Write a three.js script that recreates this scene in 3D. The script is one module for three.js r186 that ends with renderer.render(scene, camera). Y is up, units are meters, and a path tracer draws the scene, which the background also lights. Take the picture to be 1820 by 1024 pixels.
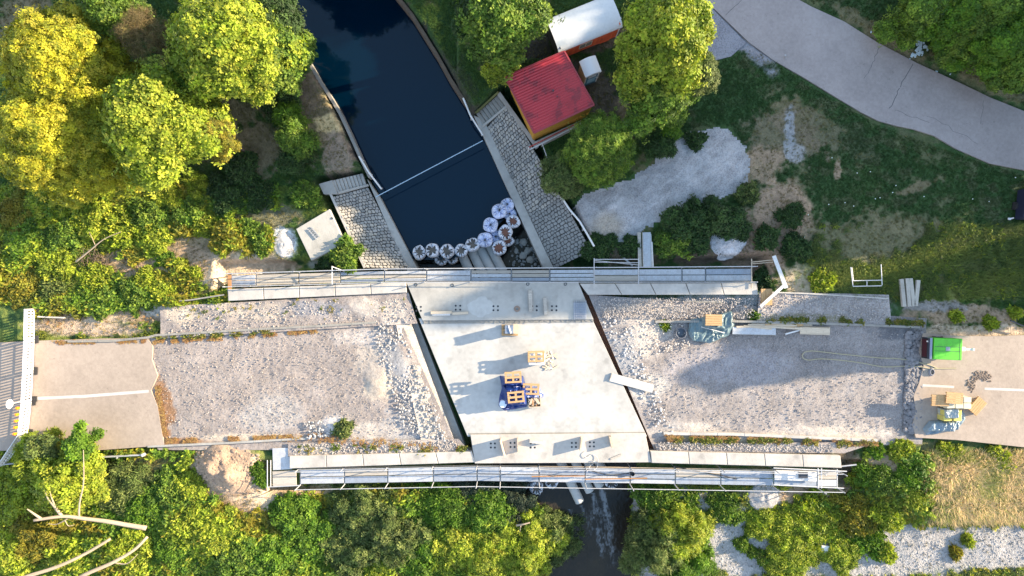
import * as THREE from 'three';
import { mergeGeometries } from 'three/addons/utils/BufferGeometryUtils.js';
import { RoundedBoxGeometry } from 'three/addons/geometries/RoundedBoxGeometry.js';

// ---------------------------------------------------------------- camera, sky, sun, exposure
const CAMH = 48, PXM = 24;                       // camera height; photograph pixels per metre at road level
const scene = new THREE.Scene();
const camera = new THREE.PerspectiveCamera(2 * Math.atan(512 / PXM / CAMH) * 180 / Math.PI, 1820 / 1024, 0.5, 6000);
camera.position.set(0, CAMH, 0);
camera.up.set(0, 0, -1);
camera.lookAt(0, 0, 0);
camera.updateMatrixWorld();

const renderer = new THREE.WebGLRenderer({ antialias: true });
renderer.setSize(1024, 576);
renderer.toneMapping = THREE.LinearToneMapping;
renderer.toneMappingExposure = 3.2;
renderer.shadowMap.enabled = true;

const SUN = new THREE.Vector3(0.965, 0.305, -0.245).normalize();
{
  const W = 256, Hh = 128, d = new Float32Array(W * Hh * 4);
  for (let r = 0; r < Hh; r++) for (let c = 0; c < W; c++) {
    const up = ((r + .5) / Hh - .5) * Math.PI, az = ((c + .5) / W - .5) * 2 * Math.PI;
    const x = Math.cos(az) * Math.cos(up), y = Math.sin(up), z = Math.sin(az) * Math.cos(up);
    const dot = x * SUN.x + y * SUN.y + z * SUN.z, t = Math.pow(Math.max(y, 0), .7);
    const glow = Math.pow(Math.max(0, dot), 5) * .5;
    const hz = [.62, .57, .545], ze = [.105, .23, .405], gl = [1, .8, .55], i = (r * W + c) * 4;
    for (let k = 0; k < 3; k++) d[i + k] = y < 0 ? .12 : hz[k] * (1 - t) + ze[k] * t + glow * gl[k] * (1 - t * .6);
    d[i + 3] = 1;
  }
  const sky = new THREE.DataTexture(d, W, Hh, THREE.RGBAFormat, THREE.FloatType);
  sky.mapping = THREE.EquirectangularReflectionMapping;
  sky.magFilter = sky.minFilter = THREE.LinearFilter;
  sky.needsUpdate = true;
  scene.background = sky; scene.environment = sky;
}
const sun = new THREE.DirectionalLight(new THREE.Color(1, .82, .58), 5);
sun.name = 'sun';
sun.position.copy(SUN).multiplyScalar(140);
sun.castShadow = true;
sun.shadow.radius = 1.2;
sun.shadow.mapSize.set(4096, 4096);
Object.assign(sun.shadow.camera, { left: -60, right: 60, top: 60, bottom: -60, near: 1, far: 320 });
scene.add(sun, sun.target);

// ---------------------------------------------------------------- helpers
const V3 = (x, y, z) => new THREE.Vector3(x, y, z);
const P = (u, v, y = 0) => V3((u - 910) / PXM * (CAMH - y) / CAMH, y, (v - 512) / PXM * (CAMH - y) / CAMH);
const X = (u, y = 0) => (u - 910) / PXM * (CAMH - y) / CAMH, Z = (v, y = 0) => (v - 512) / PXM * (CAMH - y) / CAMH;
const U = (x, y = 0) => 910 + x * PXM * CAMH / (CAMH - y), Vv = (z, y = 0) => 512 + z * PXM * CAMH / (CAMH - y);
const clamp = (x, a = 0, b = 1) => Math.min(b, Math.max(a, x)), lerp = (a, b, t) => a + (b - a) * t;
const ss = (a, b, x) => { const t = clamp((x - a) / (b - a)); return t * t * (3 - 2 * t); };
function rngOf(seed) { let s = seed >>> 0; return () => { s = (s + 0x6d2b79f5) | 0; let t = Math.imul(s ^ (s >>> 15), 1 | s); t = (t + Math.imul(t ^ (t >>> 7), 61 | t)) ^ t; return ((t ^ (t >>> 14)) >>> 0) / 4294967296; }; }
const hash = (x, y, s) => { let h = Math.imul(x, 374761393) + Math.imul(y, 668265263) + Math.imul(s, 1274126177) | 0; h = Math.imul(h ^ (h >>> 13), 1274126177); h = Math.imul(h ^ (h >>> 15), 2246822519); return ((h ^ (h >>> 16)) >>> 0) / 4294967296; };
function vn(x, y, s = 0, per = 0) {
  const ix = Math.floor(x), iy = Math.floor(y), fx = x - ix, fy = y - iy, a = fx * fx * (3 - 2 * fx), b = fy * fy * (3 - 2 * fy);
  const w = per ? (k) => ((k % per) + per) % per : (k) => k, x0 = w(ix), x1 = w(ix + 1), y0 = w(iy), y1 = w(iy + 1);
  return lerp(lerp(hash(x0, y0, s), hash(x1, y0, s), a), lerp(hash(x0, y1, s), hash(x1, y1, s), a), b);
}
function fbm(x, y, o = 4, s = 0, per = 0) { let t = 0, a = .5, n = 0; for (let i = 0; i < o; i++) { t += a * vn(x, y, s + i * 17, per); n += a; a *= .5; x *= 2; y *= 2; per *= 2; } return t / n; }
const mix3 = (a, b, t) => [lerp(a[0], b[0], t), lerp(a[1], b[1], t), lerp(a[2], b[2], t)];
const mul3 = (a, k) => [a[0] * k, a[1] * k, a[2] * k];
const toS = (c) => 255 * clamp(c <= .0031308 ? c * 12.92 : 1.055 * Math.pow(c, 1 / 2.4) - .055);
function tex(w, h, fn, { repeat = 1, color = true, wrap = THREE.RepeatWrapping } = {}) {
  const d = new Uint8Array(w * h * 4);
  for (let y = 0; y < h; y++) for (let x = 0; x < w; x++) {
    const c = fn(x / w, y / h), i = (y * w + x) * 4;
    if (typeof c === 'number') d[i] = d[i + 1] = d[i + 2] = 255 * clamp(c);
    else for (let k = 0; k < 3; k++) d[i + k] = color ? toS(c[k]) : 255 * clamp(c[k]);
    d[i + 3] = 255;
  }
  const t = new THREE.DataTexture(d, w, h);
  t.wrapS = t.wrapT = wrap; t.magFilter = THREE.LinearFilter; t.minFilter = THREE.LinearMipmapLinearFilter; t.generateMipmaps = true;
  if (color) t.colorSpace = THREE.SRGBColorSpace;
  t.repeat.set(repeat, repeat); t.needsUpdate = true;
  return t;
}
const mat = (c, o = {}) => new THREE.MeshStandardMaterial({ color: Array.isArray(c) ? new THREE.Color().setRGB(...c) : new THREE.Color(c), roughness: .85, side: THREE.DoubleSide, ...o });

// uv in metres by the way each face points
function triUV(g) {
  g = g.index ? g.toNonIndexed() : g;
  if (!g.attributes.normal) g.computeVertexNormals();
  const p = g.attributes.position, n = p.count, uv = new Float32Array(n * 2), a = V3(), b = V3(), c = V3();
  for (let i = 0; i < n; i += 3) {
    a.fromBufferAttribute(p, i); b.fromBufferAttribute(p, i + 1); c.fromBufferAttribute(p, i + 2);
    const m = b.clone().sub(a).cross(c.clone().sub(a)), ax = Math.abs(m.x), ay = Math.abs(m.y), az = Math.abs(m.z);
    [a, b, c].forEach((q, k) => { const j = (i + k) * 2; if (ay >= ax && ay >= az) { uv[j] = q.x; uv[j + 1] = q.z; } else if (ax >= az) { uv[j] = q.z; uv[j + 1] = q.y; } else { uv[j] = q.x; uv[j + 1] = q.y; } });
  }
  g.setAttribute('uv', new THREE.BufferAttribute(uv, 2));
  for (const k of Object.keys(g.attributes)) if (!['position', 'normal', 'uv', 'color'].includes(k)) g.deleteAttribute(k);
  return g;
}
const merge = (list) => { const a = list.map(triUV); return a.length === 1 ? a[0] : mergeGeometries(a); };
const box = (w, h, d, x = 0, y = 0, z = 0, ry = 0, r = 0) => { const g = r ? new RoundedBoxGeometry(w, h, d, 2, r) : new THREE.BoxGeometry(w, h, d); if (ry) g.rotateY(ry); return g.translate(x, y, z); };
function bar(a, b, w, h) {                                     // box from a to b, w wide, h high
  const d = b.clone().sub(a), l = d.length(), g = new THREE.BoxGeometry(l, h, w), m = new THREE.Matrix4();
  const x = d.normalize(), up = Math.abs(x.y) > .95 ? V3(0, 0, 1) : V3(0, 1, 0), z = x.clone().cross(up).normalize(), y = z.clone().cross(x);
  return g.applyMatrix4(m.makeBasis(x, y, z)).translate((a.x + b.x) / 2, (a.y + b.y) / 2, (a.z + b.z) / 2);
}
function rod(a, b, r, seg = 8, r2 = r) {
  const d = b.clone().sub(a), g = new THREE.CylinderGeometry(r2, r, d.length(), seg);
  return g.applyQuaternion(new THREE.Quaternion().setFromUnitVectors(V3(0, 1, 0), d.normalize())).translate((a.x + b.x) / 2, (a.y + b.y) / 2, (a.z + b.z) / 2);
}
function prism(pts, y0, y1, bevel = 0) {                        // pts: [[x, z]...] in metres
  const s = new THREE.Shape(pts.map(([x, z]) => new THREE.Vector2(x, -z)));
  const g = new THREE.ExtrudeGeometry(s, bevel ? { depth: y1 - y0 - bevel, bevelEnabled: true, bevelSize: bevel, bevelOffset: -bevel, bevelThickness: bevel, bevelSegments: 1 } : { depth: y1 - y0, bevelEnabled: false });
  return g.rotateX(-Math.PI / 2).translate(0, y0, 0);
}
const XZ = (list, y = 0) => list.map(([u, v]) => { const p = P(u, v, y); return [p.x, p.z]; });
const prismPx = (list, y0, y1, bevel = 0) => prism(XZ(list, y1), y0, y1, bevel);
function taper(pts, r0, r1, seg = 8, n = 14) {                  // tapered tube through points
  const c = new THREE.CatmullRomCurve3(pts), f = c.computeFrenetFrames(n, false), pos = [], idx = [];
  for (let i = 0; i <= n; i++) { const q = c.getPointAt(i / n), r = lerp(r0, r1, i / n); for (let k = 0; k < seg; k++) { const a = k / seg * 2 * Math.PI, o = f.normals[i].clone().multiplyScalar(Math.cos(a) * r).addScaledVector(f.binormals[i], Math.sin(a) * r).add(q); pos.push(o.x, o.y, o.z); } }
  for (let i = 0; i < n; i++) for (let k = 0; k < seg; k++) { const a = i * seg + k, b = i * seg + (k + 1) % seg; idx.push(a, b, a + seg, b, b + seg, a + seg); }
  for (let k = 1; k < seg - 1; k++) { idx.push(0, k + 1, k); const e = n * seg; idx.push(e, e + k, e + k + 1); }
  const g = new THREE.BufferGeometry(); g.setAttribute('position', new THREE.Float32BufferAttribute(pos, 3)); g.setIndex(idx); g.computeVertexNormals();
  return g;
}
const hose = (pts, r, n = 60, seg = 6) => new THREE.TubeGeometry(new THREE.CatmullRomCurve3(pts), n, r, seg);
function quadPatch(c, nu, nv, hf, cf) {                         // c: four [x,z] corners in turn; hf(x,z,s,t) height; cf colour
  const pos = [], col = [], uv = [], idx = [];
  for (let j = 0; j <= nv; j++) for (let i = 0; i <= nu; i++) {
    const s = i / nu, t = j / nv, x = lerp(lerp(c[0][0], c[1][0], s), lerp(c[3][0], c[2][0], s), t), z = lerp(lerp(c[0][1], c[1][1], s), lerp(c[3][1], c[2][1], s), t);
    pos.push(x, hf(x, z, s, t), z); uv.push(x, z); if (cf) col.push(...cf(x, z, s, t));
  }
  for (let j = 0; j < nv; j++) for (let i = 0; i < nu; i++) { const a = j * (nu + 1) + i; idx.push(a, a + nu + 1, a + 1, a + 1, a + nu + 1, a + nu + 2); }
  const g = new THREE.BufferGeometry();
  g.setAttribute('position', new THREE.Float32BufferAttribute(pos, 3)); g.setAttribute('uv', new THREE.Float32BufferAttribute(uv, 2));
  if (cf) g.setAttribute('color', new THREE.Float32BufferAttribute(col, 3));
  g.setIndex(idx); g.computeVertexNormals();
  return g;
}
function sdPoly(pts, x, z) {                                    // distance to the outline, positive inside
  let d = 1e9, inside = false;
  for (let i = 0, j = pts.length - 1; i < pts.length; j = i++) {
    const [ax, az] = pts[j], [bx, bz] = pts[i], ex = bx - ax, ez = bz - az, t = clamp(((x - ax) * ex + (z - az) * ez) / (ex * ex + ez * ez));
    d = Math.min(d, Math.hypot(x - ax - ex * t, z - az - ez * t));
    if ((az > z) !== (bz > z) && x < (bx - ax) * (z - az) / (bz - az) + ax) inside = !inside;
  }
  return inside ? d : -d;
}
const count = {};
function numbered(n) { const k = count[n] = (count[n] ?? -1) + 1; return k ? n + '_' + String(k).padStart(3, '0') : n; }
function thing(name, label, category, pos = [0, 0, 0], ry = 0, group) {
  const o = new THREE.Group(); o.name = numbered(name); scene.add(o);
  if (pos.isVector3) o.position.copy(pos); else o.position.set(...pos);
  o.rotation.y = ry; o.userData = { label, category }; if (group) o.userData.group = group;
  return o;
}
function part(parent, name, geos, m) {
  const g = Array.isArray(geos) ? merge(geos) : geos.attributes.uv && geos.attributes.color ? geos : triUV(geos);
  const o = new THREE.Mesh(g, m); o.name = name; o.castShadow = o.receiveShadow = true; parent.add(o);
  return o;
}
function partW(parent, name, geos, m) {                         // geometry given in world metres, parent unrotated
  const o = part(parent, name, geos, m); o.geometry.translate(-parent.position.x, -parent.position.y, -parent.position.z); return o;
}
function single(name, label, category, geos, m, group) { const o = part(scene, numbered(name), geos, m); o.userData = { label, category }; if (group) o.userData.group = group; return o; }
function struct(name, geos, m, label) { const o = part(scene, numbered(name), geos, m); o.userData = { kind: 'structure' }; if (label) o.userData.label = label; return o; }
function copyOf(src, pos, ry, label, group) {
  const o = src.clone(); o.name = numbered(src.name.replace(/_\d{3}$/, '')); o.userData = { ...src.userData, label }; if (group) o.userData.group = group;
  if (pos.isVector3) o.position.copy(pos); else o.position.set(...pos);
  o.rotation.y = ry; scene.add(o); return o;
}
function instances(parent, name, geo, m, list, kind, label) {   // list: [x,y,z, quaternion|ry, scale|[sx,sy,sz], [r,g,b]]
  const o = new THREE.InstancedMesh(geo, m, list.length), M = new THREE.Matrix4(), q = new THREE.Quaternion(), up = V3(0, 1, 0), c = new THREE.Color();
  list.forEach((e, i) => {
    if (typeof e[3] === 'number') q.setFromAxisAngle(up, e[3]); else q.copy(e[3]);
    const s = e[4]; M.compose(V3(e[0], e[1], e[2]), q, Array.isArray(s) ? V3(...s) : V3(s, s, s)); o.setMatrixAt(i, M);
    if (e[5]) o.setColorAt(i, c.setRGB(...e[5]));
  });
  o.name = parent === scene ? numbered(name) : name; o.castShadow = o.receiveShadow = true; if (kind) o.userData.kind = kind; if (label) o.userData.label = label; parent.add(o);
  return o;
}

// ---------------------------------------------------------------- textures and materials
const noiseBump = tex(512, 512, (x, y) => .5 * fbm(x * 16, y * 16, 5, 3, 16) + .5 * fbm(x * 64, y * 64, 3, 9, 64), { repeat: .25, color: false });
const concreteMap = tex(1024, 1024, (x, y) => {
  const a = fbm(x * 4, y * 4, 5, 21, 4), b = fbm(x * 32, y * 32, 4, 22, 32), sp = vn(x * 300, y * 300, 23, 300), st = ss(.6, .74, fbm(x * 9, y * 9, 4, 29, 9));
  const s2 = ss(.55, .62, fbm(x * 3 + 7, y * 3, 6, 27, 3)), k = .93 + (a - .5) * .34 + (b - .5) * .2 - (sp > .965 ? .2 : 0) - st * .1 - s2 * .06; return [k, k * .99, k * .965];
}, { repeat: 1 / 7 });
const asphaltMap = tex(1024, 1024, (x, y) => {
  const a = fbm(x * 5, y * 5, 5, 31, 5), g = hash(Math.floor(x * 1024), Math.floor(y * 1024), 5), b = fbm(x * 50, y * 50, 3, 33, 50), cr = Math.abs(fbm(x * 7, y * 7, 5, 35, 7) - .5);
  const k = .88 + (a - .5) * .3 + (b - .5) * .22 + (g - .5) * .16 - (cr < .0022 ? .2 : 0); return [k, k * .985, k * .965];
}, { repeat: 1 / 8 });
function pebbleTex(n, seed, tone, contrast, joint) {           // cells with their own tone and dark joints
  return (x, y) => {
    let d1 = 9, d2 = 9, id = 0; const gx = x * n, gy = y * n, ix = Math.floor(gx), iy = Math.floor(gy);
    for (let j = -1; j <= 1; j++) for (let i = -1; i <= 1; i++) {
      const cx = ((ix + i) % n + n) % n, cy = ((iy + j) % n + n) % n, px = ix + i + hash(cx, cy, seed), py = iy + j + hash(cx, cy, seed + 1), d = Math.hypot(gx - px, gy - py);
      if (d < d1) { d2 = d1; d1 = d; id = hash(cx, cy, seed + 2); } else if (d < d2) d2 = d;
    }
    return { k: 1 - contrast / 2 + contrast * id, e: ss(0, .28, d2 - d1), id };
  };
}
const peb = pebbleTex(56, 41, 1, .5, 1);
const pebA = [], gravelMap = tex(1024, 1024, (x, y) => { const p = peb(x, y), m = .8 + .4 * fbm(x * 6, y * 6, 4, 44, 6); pebA.push(p.e * (.6 + .4 * p.id)); const k = p.k * m * .9, w = (p.id * 7) % 1; return [k * (.97 + .06 * w), k * .985, k * (1.03 - .07 * w)]; }, { repeat: 1 / 4 });
let pi = 0; const gravelBump = tex(1024, 1024, () => pebA[pi++], { repeat: 1 / 4, color: false });
const woodMap = tex(512, 512, (x, y) => { const g = fbm(x * 3, y * 60, 4, 51, 0), b = Math.floor(y * 6), k = .62 + .5 * g + .18 * (hash(b, 3, 9) - .5) - (fbm(x * 18, y * 18, 3, 54, 18) > .72 ? .16 : 0); return [k, k * .96, k * .9]; }, { repeat: .8 });
const rustMap = tex(512, 512, (x, y) => { const r = ss(.5, .66, fbm(x * 7, y * 7, 5, 61, 7)), k = .85 + .3 * (fbm(x * 40, y * 40, 3, 62, 40) - .5); return mix3([k, k, k], [.8 * k, .74 * k, .7 * k], r * .4); }, { repeat: .6 });
const dirtyCloth = tex(512, 512, (x, y) => { const k = .9 + .14 * fbm(x * 8, y * 8, 4, 71, 8), d = ss(.46, .7, fbm(x * 5, y * 5, 5, 74, 5)); return mix3([k, k, k], [.55 * k, .5 * k, .44 * k], d * .7); }, { repeat: .7 });
const clothMap = tex(256, 256, (x, y) => { const k = .9 + .12 * fbm(x * 8, y * 8, 4, 71, 8) - .06 * ((Math.floor(x * 64) + Math.floor(y * 64)) % 2); return [k, k, k]; }, { repeat: 1 });

const M = {
  deck: mat([.495, .485, .465], { map: concreteMap, roughness: .9, bumpMap: noiseBump, bumpScale: .006 }),
  cap: mat([.44, .425, .395], { map: concreteMap, roughness: .9, bumpMap: noiseBump, bumpScale: .008 }),
  coping: mat([.52, .49, .455], { map: concreteMap, roughness: .92, bumpMap: noiseBump, bumpScale: .012 }),
  concrete: mat([.40, .385, .36], { map: concreteMap, roughness: .92, bumpMap: noiseBump, bumpScale: .015 }),
  oldConcrete: mat([.30, .285, .26], { map: concreteMap, roughness: .95, bumpMap: noiseBump, bumpScale: .02 }),
  asphalt: mat([.42, .345, .285], { map: asphaltMap, roughness: .93, bumpMap: noiseBump, bumpScale: .008 }),
  asphaltGrey: mat([.395, .34, .325], { map: asphaltMap, roughness: .93, bumpMap: noiseBump, bumpScale: .008 }),
  gravel: mat([1, 1, 1], { map: gravelMap, vertexColors: true, roughness: .97, bumpMap: gravelBump, bumpScale: .016 }),
  paint: mat([.60, .58, .55], { map: concreteMap, roughness: .7 }),
  steel: mat([.52, .54, .57], { map: rustMap, metalness: .35, roughness: .48 }),
  steelDeck: mat([.40, .44, .50], { map: rustMap, metalness: .3, roughness: .55, bumpMap: noiseBump, bumpScale: .004 }),
  steelLight: mat([.60, .61, .63], { map: rustMap, metalness: .25, roughness: .55 }),
  whitePaint: mat([.80, .79, .77], { map: rustMap, roughness: .5 }),
  wood: mat([.62, .40, .20], { map: woodMap, roughness: .85 }),
  woodPale: mat([.66, .56, .44], { map: woodMap, roughness: .88 }),
  woodGrey: mat([.50, .47, .43], { map: woodMap, roughness: .9 }),
  woodOrange: mat([.50, .26, .11], { map: woodMap, roughness: .85 }),
  soil: mat([.11, .075, .055], { map: gravelMap, roughness: 1, bumpMap: noiseBump, bumpScale: .08 }),
  rustSoil: mat([.24, .12, .075], { map: gravelMap, roughness: 1, bumpMap: noiseBump, bumpScale: .08 }),
  black: mat([.02, .021, .025], { roughness: .5 }),
  darkSteel: mat([.07, .075, .085], { metalness: .4, roughness: .5 }),
  rubber: mat([.025, .025, .027], { roughness: .8 }),
  stone: [[.34, .32, .295], [.41, .38, .34], [.28, .275, .265], [.38, .36, .34]].map((c) => mat(c, { map: concreteMap, roughness: .95, bumpMap: noiseBump, bumpScale: .02 })),
  bag: mat([.74, .75, .80], { map: dirtyCloth, roughness: .75 }),
  bark: mat([.16, .12, .09], { map: woodMap, roughness: 1 }),
  barkPale: mat([.46, .375, .285], { map: woodMap, roughness: .95 }),
};
const leafMat = new THREE.MeshPhysicalMaterial({ color: 0xffffff, roughness: .75, transmission: .5, thickness: 0, side: THREE.DoubleSide, specularIntensity: .5 });
leafMat.name = 'leaf';
// ---------------------------------------------------------------- ground: heights
const WATER = -2.4, LOWWATER = -3.5;
const chan = XZ([[430, -260], [488, -10], [520, 60], [548, 100], [578, 150], [606, 205], [640, 280], [682, 352], [733, 452], [748, 486], [760, 540], [860, 800], [905, 860], [945, 905], [962, 960], [985, 1040], [1010, 1200], [1125, 1200], [1118, 1040], [1112, 960], [1118, 890], [1128, 850], [1120, 800], [1030, 560], [982, 486], [962, 430], [905, 320], [856, 236], [824, 182], [790, 122], [757, 66], [702, -8], [560, -260]], -2.4);
const slopeL = XZ([[560, 318], [650, 300], [760, 500], [640, 490]], -1.2), slopeR = XZ([[838, 205], [900, 150], [1062, 450], [1075, 500], [990, 500]], -1.2);
const underN = XZ([[396, 466], [640, 462], [960, 462], [1350, 458], [1352, 512], [396, 520]], -1.5);
const underS = XZ([[470, 815], [1520, 815], [1530, 862], [1440, 880], [960, 878], [480, 872]], -1.5);
const laneP = XZ([[1150, -140], [1200, -40], [1200, 60], [1268, 112], [1330, 80], [1430, 142], [1560, 220], [1700, 270], [1820, 308], [2300, 446], [2300, 320], [1820, 192], [1560, 70], [1440, 8], [1300, -140]]);
const trenches = [XZ([[704, 518], [728, 518], [838, 800], [808, 800]]), XZ([[1030, 518], [1058, 518], [1180, 806], [1148, 806]])];
const roadBand = (z) => ss(.3, 1.2, z) * (1 - ss(12.3, 13.4, z));
function groundH(x, z) {
  const n = fbm(x * .22 + 40, z * .22 + 40, 3, 101) - .5, n2 = fbm(x * 1.3 + 40, z * 1.3 + 40, 3, 104) - .5;
  const rb = roadBand(z), north = z < 6;
  let h;
  if (north) {
    const west = x < -4, low = west ? -.75 - .02 * clamp(-z, 0, 12) : -.75 + .6 * ss(8, 19, x) + .25 * ss(-4, -14, z);
    h = low + n * .35 + n2 * .12;
  } else {
    const d = z - 12.6, west = 1 - ss(-20, -14, x), east = ss(25, 29, x);
    const mid = -.5 - 1.1 * ss(0, 2.2, d) - .55 * ss(2, 6, d), sw = -.3 - .06 * d, se = -.2 - .5 * ss(.6, 4.0, d) - 1.45 * ss(3.9, 5.6, d);
    h = lerp(lerp(mid, sw, west), se, east) + n * .4 + n2 * .16;
  }
  h = lerp(h, -.42, rb);
  h = lerp(h, -1.75 + n2 * .15, ss(-.25, .15, sdPoly(underN, x, z)));
  h = Math.min(h, lerp(h, -1.9 + n2 * .2, ss(-.3, .3, sdPoly(underS, x, z))));
  const mound = (u, v, r, k) => { const dx = x - X(u), dz = z - Z(v), d = Math.hypot(dx, dz) / r; if (d < 1.3) h += k * (1 - ss(0, 1.2, d)) * (.75 + .9 * n2 + .4 * n); };
  mound(385, 825, 1.9, 1.1); mound(440, 822, 1.6, .8); mound(415, 855, 1.6, .6); mound(1620, 470, 3, -.1); mound(1420, 350, 2.6, .35); mound(1700, 880, 3.6, .5); mound(395, 470, 2.6, .3);
  h = lerp(h, -.12 + n2 * .03, ss(-.5, .25, sdPoly(laneP, x, z)));
  for (const t of trenches) h = lerp(h, -1.7, ss(-.2, .1, sdPoly(t, x, z)));
  const inSlope = Math.max(sdPoly(slopeL, x, z), sdPoly(slopeR, x, z));
  if (z < 1) h = lerp(h, -2.9, ss(-.15, .1, inSlope));
  const c = sdPoly(chan, x, z);
  h = lerp(h, (z > -2 ? -4.0 : -4.4) + n2 * .3, ss(z > 12 ? -2.2 : -.35, .35, c + n2 * (z > 12 ? 1.2 : .1)));
  if (z < -1 && z > -8 && x > -3) h = Math.max(h, -3.35 + n2 * .5 - 4 * (1 - ss(-.2, .3, c)) - 2 * ss(.2, 1, -1.5 * x + .0 + (-2.6 - z) * 1.1 - .6));
  return h;
}

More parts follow.
